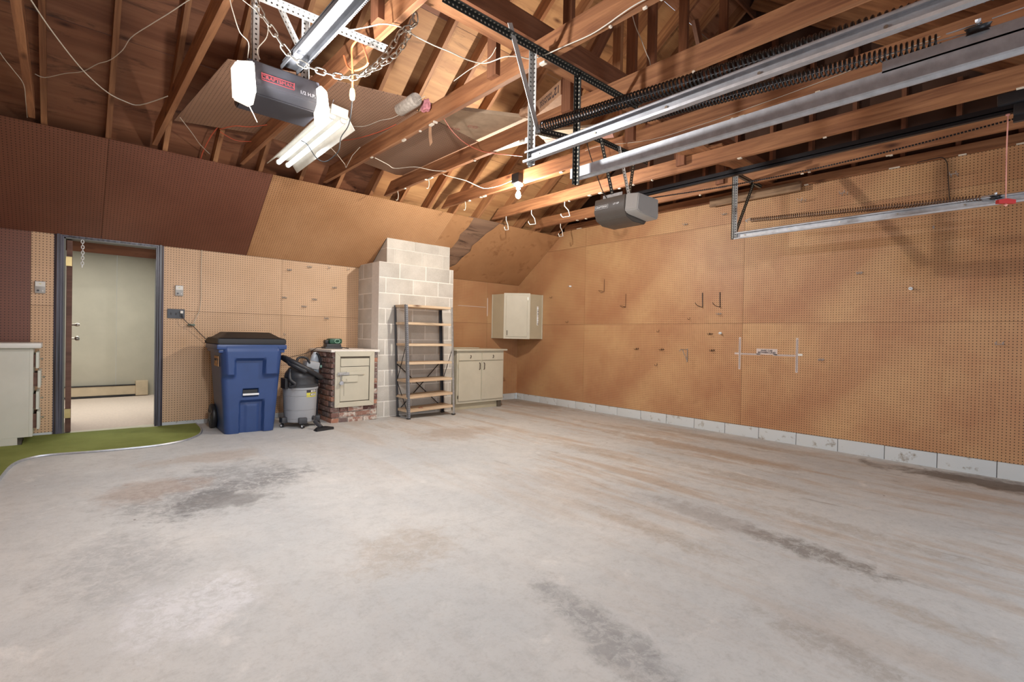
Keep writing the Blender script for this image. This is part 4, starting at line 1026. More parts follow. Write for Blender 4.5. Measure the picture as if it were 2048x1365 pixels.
tube('pull_wire', [L1((.625, 2.50, 2.165)), L1((.64, 2.49, 2.13)), L1((.655, 2.49, 2.10))], .002, M_cord_white, op1, 5)
# rail with chain
bm = bmesh.new()
for (a, b, c_, d_) in ((.79, .87, 2.462, 2.466), (.79, .794, 2.44, 2.466), (.866, .87, 2.44, 2.466), (.80, .804, 2.466, 2.49), (.856, .86, 2.466, 2.49)): bx(bm, a, -.9, c_, b, 2.62, d_)
bmesh.ops.translate(bm, vec=(-.80, -2.62, -2.30), verts=bm.verts); bm_obj('rail', bm, M_rail, op1)
for xx in (.882,):
    bm = bmesh.new()
    for k in range(170): y = 2.6 - k * .0125; bx(bm, xx - .003, y - .004, 2.452, xx + .003, y + .004, 2.461)
    bx(bm, xx - .0012, -.2, 2.4545, xx + .0012, 2.6, 2.4585)
    bmesh.ops.translate(bm, vec=(-.80, -2.62, -2.30), verts=bm.verts); q = bm_obj('drive_chain', bm, M_blackmetal, op1); q['kind'] = 'stuff'
h = hanger('pale perforated angle frame carrying the opener with lit lamps', [
    ('angle_iron', (.42, 2.69, 2.80), (1.375, 2.66, 2.80), (0, 0, -1), M_perf),
    ('hanger_strap', (.695, 2.75, 2.83), (.695, 2.75, 2.43), (1, 0, 0), M_perf),
    ('hanger_strap', (.948, 2.70, 2.80), (.948, 2.70, 2.33), (-1, 0, 0), M_perf),
    ('brace', (.775, 2.70, 2.82), (.925, 2.70, 2.56), (0, -1, 0), M_perf)], loc=(.8, 2.7, 2.8))

op2 = thing('garage_door_opener', 'small taupe garage door opener with unlit grey lens above the right bay', 'door opener', (3.60, 2.55, 2.25))
def L2(p): return tuple(a - b for a, b in zip(p, (3.60, 2.55, 2.25)))
bm = bmesh.new()
prof = [(3.455, 2.345), (3.440, 2.235), (3.475, 2.165), (3.56, 2.135), (3.74, 2.135), (3.78, 2.18), (3.78, 2.345)]
A = [bm.verts.new(L2((x, 2.775, z))) for x, z in prof]; B = [bm.verts.new(L2((x, 2.455, z))) for x, z in prof]
bm.faces.new(A); bm.faces.new(list(reversed(B)))
for i in range(len(prof)): j = (i + 1) % len(prof); bm.faces.new((A[i], B[i], B[j], A[j]))
bmesh.ops.bevel(bm, geom=list(bm.edges), offset=.005, segments=2, affect='EDGES'); bm_obj('housing', bm, M_opener2, op2, sm=True)
bm = bmesh.new(); prof2 = [(3.452, 2.345), (3.437, 2.20), (3.47, 2.18), (3.76, 2.16), (3.775, 2.19), (3.77, 2.345)]
A = [bm.verts.new(L2((x, 2.452, z))) for x, z in prof2]; B = [bm.verts.new(L2((x + (.012 if x < 3.6 else -.012), 2.335, z - (.012 if z > 2.3 else 0)))) for x, z in prof2]
bm.faces.new(A); bm.faces.new(list(reversed(B)))
for i in range(len(prof2)): j = (i + 1) % len(prof2); bm.faces.new((A[i], B[i], B[j], A[j]))
bmesh.ops.bevel(bm, geom=list(bm.edges), offset=.007, segments=2, affect='EDGES'); bm_obj('lamp_lens', bm, M_lens, op2, sm=True)
fu2 = (0, -1, 0); fv2 = Vector((.015, 0, .11)).normalized()
text('brand_lettering', 'CRAFTSMAN', .021, L2((3.4435, 2.695, 2.272)), fu2, fv2, M_whiteprint, op2, .0006)
for (y0, y1, za, zb2) in ((2.765, 2.625, 2.256, 2.2575), (2.765, 2.625, 2.2865, 2.288), (2.765, 2.7635, 2.256, 2.288), (2.6265, 2.625, 2.256, 2.288)):
    bm = bmesh.new(); xx = 3.4425 + ((za + zb2) / 2 - 2.255) * .135; bx(bm, xx - .0018 - 3.6, y1 - 2.55, za - 2.25, xx + .002 - 3.6, y0 - 2.55, zb2 - 2.25); bm_obj('brand_border', bm, M_whiteprint, op2)
text('power_lettering', '1/3 HP', .022, L2((3.4435, 2.545, 2.277)), fu2, fv2, M_whiteprint, op2, .0008)
tube('release_ring', [L2((3.50, 2.785 + .012 * math.sin(R(a)), 2.27 + .020 * math.cos(R(a)))) for a in range(0, 360, 30)], .003, M_galvdull, op2, 6, closed=True)
bm = bmesh.new(); bx(bm, 3.47, 2.50, 2.345, 3.474, 2.70, 2.375); bx(bm, 3.70, 2.50, 2.345, 3.704, 2.70, 2.375); bmesh.ops.translate(bm, vec=(-3.6, -2.55, -2.25), verts=bm.verts); bm_obj('mounting_flange', bm, M_galvdull, op2)
bm = bmesh.new(); bx(bm, 3.655, -.9, 2.375, 3.70, 2.50, 2.379); bx(bm, 3.655, -.9, 2.375, 3.659, 2.50, 2.405); bx(bm, 3.696, -.9, 2.375, 3.70, 2.50, 2.405); bx(bm, 3.665, -.9, 2.36, 3.69, 2.5, 2.375)
bmesh.ops.translate(bm, vec=(-3.6, -2.55, -2.25), verts=bm.verts); bm_obj('rail', bm, M_blackmetal, op2)
bm = bmesh.new()
def chain_y(k): y = 2.45 - k * .0155; return y, 2.352 - .05 * math.sin(max(0, min(1, (2.45 - y) / 2.4)) * math.pi)
for k in range(150): y, z = chain_y(k); bx(bm, 3.72, y - .0055, z - .0045, 3.726, y + .0055, z + .0045)
bmesh.ops.translate(bm, vec=(-3.6, -2.55, -2.25), verts=bm.verts); q = bm_obj('drive_chain', bm, M_blackmetal, op2); q['kind'] = 'stuff'
hanger('dark perforated angle crossing two joists above the small opener', [('angle_iron', (3.05, 2.62, 2.80), (4.05, 2.64, 2.80), (0, 0, -1), M_perfdark)], loc=(3.5, 2.62, 2.8), cat='angle iron')
hanger('dark perforated strap and pale brace holding the small opener', [('strap', (3.30, 2.62, 2.80), (3.475, 2.62, 2.36), (0, -1, 0), M_perfdark), ('brace', (3.55, 2.62, 2.80), (3.70, 2.60, 2.36), (0, -1, 0), M_perf), ('strap', (3.79, 2.62, 2.80), (3.705, 2.62, 2.36), (0, -1, 0), M_perfdark)], loc=(3.5, 2.62, 2.8))
# trolley and emergency release
tw = thing('release_trolley', 'black opener trolley with hanging pink cord and red release handle', 'release handle', (3.68, .20, 2.37))
bm = bmesh.new(); bx(bm, -.05, -.14, .03, .05, .06, .09, .01); bx(bm, -.03, -.10, -.03, .03, .0, .03, .008); bx(bm, -.012, -.04, -.06, .012, .0, -.03); bm_obj('body', bm, M_black, tw, sm=True)
tube('cord', [(0, .02, -.01), (.002, .022, -.2), (0, .02, -.455)], .0028, M_pinkcord, tw, 6)
lathe('knot', [(.002, -.01), (.011, -.005), (.011, .005), (.002, .012)], M_pinkcord, tw, 10, (0, .02, -.01))
bm = bmesh.new(); A = [(-.042, -.478), (.042, -.478), (.042, -.458), (.0, -.452), (-.042, -.458)]
a = [bm.verts.new((x * -.69, .02 - .007 + x * -.72 * -1, z)) for x, z in A]; b = [bm.verts.new((x * -.69 + .010, .02 + .007 + x * .72, z)) for x, z in A]
bm.faces.new(a); bm.faces.new(list(reversed(b)))
for i in range(5): j = (i + 1) % 5; bm.faces.new((a[i], b[i], b[j], a[j]))
bm_obj('handle', bm, M_red, tw)
lathe('cord_end', [(.002, -.008), (.010, 0), (.002, .008)], M_pinkcord, tw, 8, (0, .02, -.485))

# =================================================================== SHOP LIGHT, BULB
sl = thing('shop_light', 'lit twin-tube fluorescent shop light with white reflector under the joists', 'fluorescent light', (1.385, 3.92, 2.60), 0)
sl.rotation_euler = (0, R(6), R(-1.5))
bm = bmesh.new(); L_ = .615
pr = [(-.125, -.045), (-.062, .035), (.062, .035), (.125, -.045), (.120, -.047), (.058, .028), (-.058, .028), (-.120, -.047)]
A = [bm.verts.new((x, -L_, z)) for x, z in pr]; B = [bm.verts.new((x, L_, z)) for x, z in pr]
for i in range(8): j = (i + 1) % 8; bm.faces.new((A[i], A[j], B[j], B[i]))
bm.faces.new(A); bm.faces.new(list(reversed(B)))
bx(bm, -.045, -L_, .028, .045, L_, .07)
bm_obj('reflector', bm, M_white_metal, sl)
for x in (-.038, .038):
    lathe('tube', [(.0185, -.60), (.019, -.598), (.019, .598), (.0185, .60)], M_tube, sl, 16, (x, 0, -.012), 'y')
    for y in (-.61, .603): lathe('tube_socket', [(.016, -.012), (.022, -.010), (.022, .010), (.016, .012)], M_white_metal, sl, 12, (x, y, -.008), 'y')
bm = bmesh.new(); bx(bm, -.06, -.645, -.005, .055, -.625, .06, .004); bm_obj('end_plate', bm, M_white_metal, sl)
for y in (-.42, .42): tube('hook_chain', [(0, y, .07), (.02, y, .20)], .0025, M_galv, sl, 5)
lb_ = thing('bare_bulb', 'lit bare bulb in a white porcelain socket under a joist', 'light bulb', (3.655, 3.99, 2.80))
lathe('socket', [(.052, 0), (.054, -.012), (.046, -.026), (.026, -.036), (.024, -.058), (.019, -.060)], M_white, lb_, 24, (0, 0, 0))
lathe('screw_base', [(.012, -.055), (.012, -.075)], M_nickel, lb_, 14)
lathe('glass', [(.012, -.075), (.018, -.090), (.027, -.112), (.029, -.130), (.024, -.150), (.012, -.160), (.001, -.162)], M_bulb, lb_, 20)
bm = bmesh.new(); bx(bm, -.055, -.055, .0, .055, .055, .10, .004); bm_obj('junction_box', bm, M_blackmetal, lb_)

# =================================================================== CABLES (label, category, radius, material, points)
def cable(label, r, m, pts, cat='cable', sub=4, seg=6, nm='cable'):
    return tag(tube(nm, pts, r * .85, m, None, seg, sub), label, cat)
cable('thick white cable sagging across the rafters at the far upper left', .004, M_cord_white, [(-.128, 3.492, 2.78), (-.071, 3.714, 2.78), (.023, 4.022, 2.78), (.109, 4.256, 2.78), (.221, 4.469, 2.78), (.323, 4.553, 2.78), (.409, 4.545, 2.78), (.542, 4.287, 2.80)])
cable('thin wavy white cable crossing over the thick one at the upper left', .0028, M_cord_white, [(.53, 3.0, 2.88), (.476, 3.08, 2.86), (.42, 3.272, 2.86), (.354, 3.484, 2.86), (.288, 3.711, 2.86), (.263, 3.913, 2.86), (.214, 4.114, 2.86), (.157, 4.233, 2.86), (.088, 4.428, 2.86), (.001, 4.547, 2.86), (-.1, 4.718, 2.86), (-.149, 4.702, 2.86)])
cable('thin pale wire dropping behind the leftmost joist to the dark pegboard', .0028, M_cord_white, [(-.33, 4.1, 2.85), (-.291, 4.337, 2.8), (-.249, 4.555, 2.8), (-.208, 4.779, 2.8), (-.21, 5.103, 2.8), (-.218, 5.55, 2.81)])
cable('white wire dropping to the left lamp of the large opener', .0025, M_cord_white, [(.55, 2.62, 2.78), (.566, 2.62, 2.678), (.583, 2.62, 2.617), (.609, 2.62, 2.547), (.646, 2.62, 2.515), (.643, 2.62, 2.44)])
cable('white wire bowing out beside the pale strap of the large opener', .0025, M_cord_white, [(.618, 2.62, 2.703), (.694, 2.62, 2.671), (.729, 2.62, 2.633), (.725, 2.62, 2.571), (.686, 2.62, 2.5), (.691, 2.60, 2.445)])
cable('long white cable looping along the dark perforated angle overhead', .004, M_cord_white, [(1.091, 2.694, 2.79), (1.147, 2.628, 2.79), (1.2, 2.529, 2.785), (1.246, 2.449, 2.785), (1.326, 2.407, 2.785), (1.426, 2.421, 2.785), (1.558, 2.424, 2.785), (1.654, 2.414, 2.785), (1.778, 2.41, 2.785), (1.877, 2.367, 2.785), (1.917, 2.231, 2.785), (1.981, 2.17, 2.785), (2.038, 2.145, 2.785), (2.071, 2.054, 2.785), (2.095, 1.92, 2.79), (2.116, 1.758, 2.79), (2.108, 1.634, 2.79), (2.094, 1.546, 2.79), (2.084, 1.45, 2.79), (2.088, 1.36, 2.79)])
cable('short pale cord rising beside the king post on the first lit joist', .003, M_cord_white, [(1.915, 2.742, 2.83), (1.904, 2.579, 2.83), (1.906, 2.48, 2.83), (1.909, 2.361, 2.83), (1.878, 2.267, 2.84)])
cable('frayed white pull cord hanging between two dark roof posts', .0035, M_cord_white, [(2.9, 2.049, 3.422), (2.9, 2.013, 3.296), (2.9, 1.963, 3.179), (2.9, 1.921, 3.071), (2.9, 1.897, 3.018), (2.9, 1.884, 2.966)])
oc = thing('extension_lead', 'orange extension cord looped over a joist with a pale plug end', 'extension cord', (0, 0, 0))
tube('cord', [(1.22, 2.70, 2.797), (1.22, 2.765, 2.782), (1.22, 2.762, 2.71), (1.22, 2.753, 2.635), (1.22, 2.75, 2.548)], .006, M_cord_orange, oc, 8, 4)
tube('loop', [(1.235, 2.91, 2.798), (1.235, 2.858, 2.718), (1.235, 2.774, 2.66), (1.235, 2.669, 2.631), (1.235, 2.589, 2.63), (1.245, 2.65, 2.723), (1.25, 2.70, 2.797)], .006, M_cord_orange, oc, 8, 4)
lathe('plug', [(.008, .03), (.015, .02), (.017, -.012), (.013, -.035), (.008, -.04)], plain('pale_yellow_plug', (.78, .60, .30), .4), oc, 14, (1.22, 2.75, 2.515))
cable('black lamp cord hanging in a loop below the fluorescent light', .004, M_cord_black, [(1.22, 2.75, 2.48), (1.26, 2.86, 2.43), (1.3, 2.993, 2.417), (1.3, 3.089, 2.382), (1.3, 3.117, 2.311), (1.3, 3.195, 2.29), (1.3, 3.344, 2.291), (1.3, 3.506, 2.362), (1.3, 3.673, 2.494), (1.3, 3.80, 2.56)])
cable('red wire sagging between two joists near the stored boards', .0042, M_cord_red, [(2.158, 3.214, 2.8), (2.335, 3.352, 2.795), (2.551, 3.474, 2.795), (2.75, 3.518, 2.795), (2.88, 3.484, 2.795), (3.118, 3.357, 2.797)])
cable('red wire running out under the loft pegboard behind the plug', .004, M_cord_red, [(2.096, 3.844, 2.93), (2.058, 4.058, 2.92), (1.992, 4.312, 2.92), (1.923, 4.478, 2.925), (1.819, 4.566, 2.93)])
cable('upper red wire in the dark bay left of the large opener', .004, M_cord_red, [(1.018, 5.016, 2.92), (1.096, 4.841, 2.92), (1.196, 4.77, 2.92), (1.307, 4.591, 2.92)])
cable('lower drooping red wire in the dark bay below the large opener', .004, M_cord_red, [(1.031, 5.077, 2.92), (1.171, 5.167, 2.91), (1.282, 5.105, 2.91), (1.417, 4.971, 2.92)])
cable('bundle of red and white wires running down a rafter to the dark slope', .006, M_cord_red, [(1.03, 5.0, 2.98), (1.0, 5.25, 2.93), (.985, 5.50, 2.86), (.98, 5.62, 2.80)])
cable('white cable drooping under the dark gap above the tan slope', .004, M_cord_white, [(2.159, 4.35, 2.79), (2.323, 4.415, 2.785), (2.433, 4.468, 2.785), (2.55, 4.287, 2.785), (2.729, 4.252, 2.785), (2.86, 4.2, 2.797)])
cable('white cable feeding the bare bulb from the left joist', .004, M_cord_white, [(2.885, 4.30, 2.795), (2.935, 4.288, 2.785), (3.132, 4.252, 2.775), (3.291, 4.286, 2.77), (3.459, 4.322, 2.775), (3.56, 4.2, 2.80), (3.60, 4.04, 2.83)])
cable('thin white wire curving under the loft pegboard to the joist', .003, M_cord_white, [(1.817, 4.134, 2.92), (1.905, 4.032, 2.915), (1.945, 3.839, 2.915), (1.996, 3.722, 2.915), (2.005, 3.522, 2.915), (1.994, 3.331, 2.92), (2.0, 3.236, 2.93)])
cable('white wire dangling in a sharp V beside the fluorescent light', .0032, M_cord_white, [(1.62, 4.141, 2.72), (1.77, 4.276, 2.70), (1.925, 4.474, 2.70), (1.955, 4.523, 2.69), (1.918, 4.3, 2.74), (1.928, 4.169, 2.78)], sub=1)
cable('white wire slanting down to the dark slope below the large opener', .0035, M_cord_white, [(.697, 4.84, 2.87), (.832, 5.13, 2.86), (.928, 5.354, 2.855), (1.04, 5.54, 2.845)])
cable('very thin pale wire stapled along the side of a right-hand joist', .0024, M_cord_white, [(3.662, 3.072, 2.913), (3.66, 2.895, 2.912), (3.66, 2.367, 2.82), (3.66, 1.924, 2.812), (3.66, 1.616, 2.82), (3.66, 1.343, 2.83), (3.66, .985, 2.85), (3.66, .776, 2.87), (3.66, .5, 2.88)])
cable('black power cord dropping to the small taupe opener', .005, M_cord_black, [(3.31, 2.786, 2.914), (3.32, 2.76, 2.787), (3.34, 2.724, 2.651), (3.38, 2.694, 2.518), (3.43, 2.68, 2.415), (3.47, 2.66, 2.345)])
cable('dark cable dropping from a white clip down the right pegboard', .0045, M_cord_black, [(6.02, .97, 2.87), (6.02, .847, 2.875), (6.02, .786, 2.87), (6.025, .757, 2.83), (6.025, .748, 2.78), (6.03, .737, 2.609), (6.03, .724, 2.40)])
cable('white cord hanging down the pegboard right of the doorway', .004, M_cord_white, [(1.165, 6.54, 2.075), (1.159, 6.54, 1.829), (1.162, 6.54, 1.547), (1.149, 6.54, 1.377), (1.107, 6.535, 1.263), (1.09, 6.52, 1.218)])
cable('black plug cord running from the outlet to behind the blue bin', .0045, M_cord_black, [(.975, 6.515, 1.314), (1.0, 6.50, 1.26), (1.04, 6.49, 1.215), (1.09, 6.50, 1.182), (1.155, 6.51, 1.107), (1.24, 6.515, 1.02)])
cable('black cord trailing from the battery charger across to the bin', .0045, M_cord_black, [(1.98, 6.42, .80), (2.09, 6.40, .835), (2.24, 6.38, .87), (2.36, 6.36, .925), (2.40, 6.33, .955), (2.46, 6.30, .955)])

# =================================================================== STEEL CHAIN looped over the opener rail
def link_mesh(L, wdt, r):
    pts = []
    for k in range(8): a = R(-90 + 180 * k / 7); pts.append((L / 2 - wdt / 2 + wdt / 2 * math.cos(a), wdt / 2 * math.sin(a), 0))
    for k in range(8): a = R(90 + 180 * k / 7); pts.append((-L / 2 + wdt / 2 + wdt / 2 * math.cos(a), wdt / 2 * math.sin(a), 0))
    bm = bmesh.new(); tube_bm(bm, pts, r, 6, closed=True); me = bpy.data.meshes.new('link'); bmesh.ops.recalc_face_normals(bm, faces=bm.faces); bm.to_mesh(me); bm.free()
    for p in me.polygons: p.use_smooth = True
    return me
def chain(nm, label, ctrl, L, wdt, r, m, cat='chain'):
    c = thing(nm, label, cat, ctrl[0]); P = spline(ctrl, 24); me = link_mesh(L, wdt, r); me.materials.append(m)
    pitch = L - 2 * r * 1.15; acc = 0.; last = P[0]; tgt = pitch / 2; k = 0; O = Vector(ctrl[0])
    for a, b in zip(P, P[1:]):
        seg = (b - a).length
        while acc + seg >= tgt:
            q = a + (b - a) * ((tgt - acc) / seg); d = (b - a).normalized()
            o = bpy.data.objects.new('link', me); COL.objects.link(o); o.parent = c
            mt = frame_m(q - O, q - O + d, (0, -.5, .86)); mt = mt @ Matrix.Rotation(R(90 * (k % 2) + random.uniform(-8, 8)), 4, 'X'); o.matrix_basis = mt
            tgt += pitch; k += 1
        acc += seg
    return c
chain('steel_chain', 'heavy steel chain swagged in front of the large opener', [(.60, 2.47, 2.82), (.634, 2.46, 2.628), (.703, 2.45, 2.523), (.80, 2.45, 2.43), (.946, 2.45, 2.419), (1.086, 2.45, 2.446), (1.194, 2.45, 2.524), (1.323, 2.45, 2.652), (1.41, 2.46, 2.80), (1.45, 2.47, 2.95)], .052, .026, .0038, M_chain)
chain('steel_chain', 'second strand of steel chain hanging from the long dark joist end', [(1.12, 2.43, 2.46), (1.20, 2.42, 2.545), (1.28, 2.41, 2.66), (1.33, 2.40, 2.76), (1.40, 2.38, 2.82), (1.375, 2.36, 2.90)], .052, .026, .0038, M_chain)
chain('door_chain', 'thin pale chain hanging at the top left inside the open doorway', [(.143, 6.515, 2.012), (.146, 6.515, 1.90), (.142, 6.515, 1.735)], .034, .020, .0032, M_whiteprint)

# =================================================================== THINGS STORED ON THE JOISTS
def loft(nm, label, cat, pts, z, th, m):
    o = prism(nm, pts, (0, 0, z), EX, EY, th, m); return tag(o, label, cat)
loft('pegboard_offcut', 'brown perforated board lying on the joists above the left opener lamp', 'board', [(.70, 5.17), (.80, 3.76), (1.352, 3.56), (1.34, 4.95)], 2.947, .006, M_peg_loft)
loft('pegboard_offcut', 'brown perforated board on the joists behind the fluorescent light', 'board', [(1.358, 3.55), (2.10, 3.34), (2.13, 5.02), (1.346, 4.98)], 2.947, .006, M_peg_loft)
loft('pegboard_offcut', 'brown perforated board on the joists above the tan slope, right of the first lit joist', 'board', [(2.106, 3.55), (2.92, 3.72), (3.03, 4.95), (2.80, 5.12), (2.135, 4.96)], 2.954, .006, M_peg_loft)
pnl = loft('fibreboard_sheet', 'long pale board with faded red print lying across two joists', 'board', [(2.30, 3.95), (2.10, 3.45), (2.88, 3.02), (3.25, 3.36), (3.06, 3.66)], 2.962, .03, M_cardpale)
for i, (y, w_) in enumerate(((3.62, .5), (3.45, .4))):
    t_ = text('faded_print', ('TOP', 'CO')[i], .06, (-.2 + .1 * i, .12 - .15 * i, -.0160), (1, -.4, 0), (-.4, -1, 0), M_inkred, pnl); 
cb_ = thing('cardboard_carton', 'narrow cardboard carton printed 12 inch lying across the joists', 'carton', (2.80, 2.60, 2.99))
d_ = Vector((.14, .45, 0)).normalized(); w_ = Vector((d_.y, -d_.x, 0))
bm = bmesh.new(); M4 = Matrix(((d_.x, w_.x, 0, 0), (d_.y, w_.y, 0, 0), (0, 0, 1, 0), (0, 0, 0, 1))); bx(bm, 0, 0, 0, .50, .19, .115, .003, M4); bm_obj('carton', bm, M_card, cb_)
bm = bmesh.new(); bx(bm, -.0015, .0, .0, .003, .19, .115, 0, M4); bm_obj('dark_flap', bm, M_post, cb_)
def on_side(s_, z): return d_ * s_ - w_ * .0012 + Vector((0, 0, z))
text('size_print', '12"', .085, on_side(.075, .062), d_, (0, 0, -1), M_inkdark, cb_, .001)
text('small_print', 'PIPE SADDLE\nINSULATION', .034, on_side(.24, .060), d_, (0, 0, -1), M_inkdark, cb_)
for a, b, lb2 in (((2.50, 3.32, 2.998), (2.93, 3.15, 3.006), 'white fluorescent tube lying behind the pale board'), ((2.60, 3.26, 3.01), (2.98, 3.13, 3.02), 'thin white rod crossing the tube on the pale board')):
    tag(tube('stored_tube', [a, b], .011, M_white, None, 10), lb2, 'tube')
def rag(nm, label, loc, sx, sy, sz, m, seed, cat='rag'):
    rnd = random.Random(seed); bm = bmesh.new(); bmesh.ops.create_icosphere(bm, subdivisions=3, radius=1)
    for v in bm.verts:
        f = 1 + .22 * math.sin(v.co.x * 5 + seed) * math.cos(v.co.y * 6 + seed * 2) + rnd.uniform(-.07, .07)
        v.co = Vector((v.co.x * sx * f, v.co.y * sy * f, max(v.co.z, -.35) * sz * f))
    o = bm_obj(nm, bm, m, None, sm=True); o.location = loc; return tag(o, label, cat)
rag('blue_rag', 'crumpled dark blue rag beside the upper end of the nearest track hanger', (2.90, 3.14, 2.985), .075, .10, .05, M_bluegray, 3)
rag('paper_wrapping', 'crumpled brown paper against the hanger of the nearest track', (2.84, 3.0, 2.985), .06, .07, .055, M_card, 5, 'paper')
rag('insulation_scrap', 'torn scrap of pink insulation stuffed against the first lit joist', (2.085, 3.36, 2.91), .028, .055, .065, M_pinkinsul, 8, 'insulation')
pr_ = thing('paper_roll', 'rolled paper with grey print poking out beside the pink insulation', 'paper', (1.98, 3.45, 2.93))
lathe('roll', [(.045, -.13), (.05, -.12), (.05, .12), (.045, .13)], plain('newsprint', (.52, .45, .38), .8, var=.3, scale=40), pr_, 14, (0, 0, 0), 'y')
ps = prism('hanging_strip', [(0, 0), (.035, .01), (.04, -.10), (.055, -.17), (.02, -.19), (.0, -.10)], (2.155, 3.42, 2.83), (0, -1, 0), EZ, .002, M_card); tag(ps, 'torn brown paper strip hanging from the joist below the pink insulation', 'paper')
for i, (pts, z, th, m, lb2) in enumerate((
    ([(3.08, 3.16), (3.42, 2.62), (3.56, 2.68), (3.24, 3.22)], 2.945, .022, M_cream, 'cream plank end lying above the small opener, left'),
    ([(3.25, 3.22), (3.57, 2.69), (3.66, 2.74), (3.36, 3.28)], 2.945, .022, M_pinkplank, 'pink-stained plank beside the cream plank end'),
    ([(2.98, 3.90), (3.12, 3.15), (3.30, 3.40), (3.18, 4.15)], 2.998, .02, M_cream, 'wide cream board crossing behind the two track hangers'),
    ([(3.72, 2.90), (4.10, 2.40), (4.22, 2.45), (3.86, 2.98)], 2.945, .022, M_cream, 'cream plank on the joist right of the small opener straps'),
    ([(3.88, 2.99), (4.24, 2.46), (4.36, 2.50), (4.00, 3.05)], 2.945, .022, M_pinkplank, 'pink-stained plank beside the right cream plank'),
    ([(4.42, 2.55), (4.50, 2.15), (5.30, 2.18), (5.30, 2.32)], 2.945, .022, M_raft, 'brown plank offcut lying towards the right wall'),
    ([(4.60, 3.6), (4.66, 2.65), (4.86, 2.65), (4.82, 3.6)], 2.945, .02, M_cream, 'pale board lying lengthwise over the right bay'))):
    loft('stored_plank', lb2, 'plank', pts, z, th, m)

# =================================================================== WALL FITTINGS
def control(loc, label, w=.076, h=.115):
    c = thing('wall_control', label, 'door control', loc)
    bm = bmesh.new(); bx(bm, -w / 2, -.02, -h / 2, w / 2, 0, h / 2, .005); bm_obj('case', bm, M_lens, c, sm=True)
    bm = bmesh.new(); bx(bm, -w / 2 + .004, -.024, .008, w / 2 - .004, -.018, h / 2 - .005, .002); bm_obj('push_bar', bm, M_white, c)
    bm = bmesh.new(); bx(bm, -.008, -.027, .030, .008, -.023, .034); bm_obj('indicator', bm, M_yellow, c)
    lathe('lock_button', [(.009, -.003), (.009, .002)], M_vacdark, c, 14, (-.014, -.022, -.032), 'y'); lathe('light_button', [(.006, -.003), (.006, .002)], M_white, c, 12, (.018, -.022, -.034), 'y')
control((-.158, YB - .0005, 1.527), 'grey garage door button left of the doorway, beside the dark panel')
control((.955, YB - .0005, 1.578), 'grey garage door button right of the doorway, above the black plate')
pl = thing('switch_plate', 'black triple plate with two switches and an outlet right of the doorway', 'switch plate', (.93, YB - .0005, 1.323))
bm = bmesh.new(); bx(bm, -.081, -.008, -.052, .081, 0, .052, .003); bm_obj('plate', bm, M_plate, pl)
for x in (-.046, .0):
    bm = bmesh.new(); bx(bm, x - .005, -.018, -.012, x + .005, -.007, .010, .001); bm_obj('toggle', bm, M_black, pl)
bm = bmesh.new(); bx(bm, .032, -.012, .006, .062, -.007, .034, .002); bx(bm, .032, -.012, -.034, .062, -.007, -.006, .002); bm_obj('outlet', bm, M_black, pl)
pg_ = thing('wall_plug', 'white plug pushed into the black outlet plate', 'plug', (.977, YB - .013, 1.343))
bm = bmesh.new(); bx(bm, -.014, -.028, -.016, .014, 0, .014, .005); bm_obj('body', bm, M_white, pg_, sm=True)
ch_ = thing('cord_clamp', 'small green cord clamp knotting the cords below the outlet', 'clamp', (1.07, 6.52, 1.205)); bm = bmesh.new(); bx(bm, -.035, -.012, -.012, .035, .012, .010, .006); bm_obj('body', bm, plain('dull_green', (.14, .19, .15), .5), ch_, sm=True)

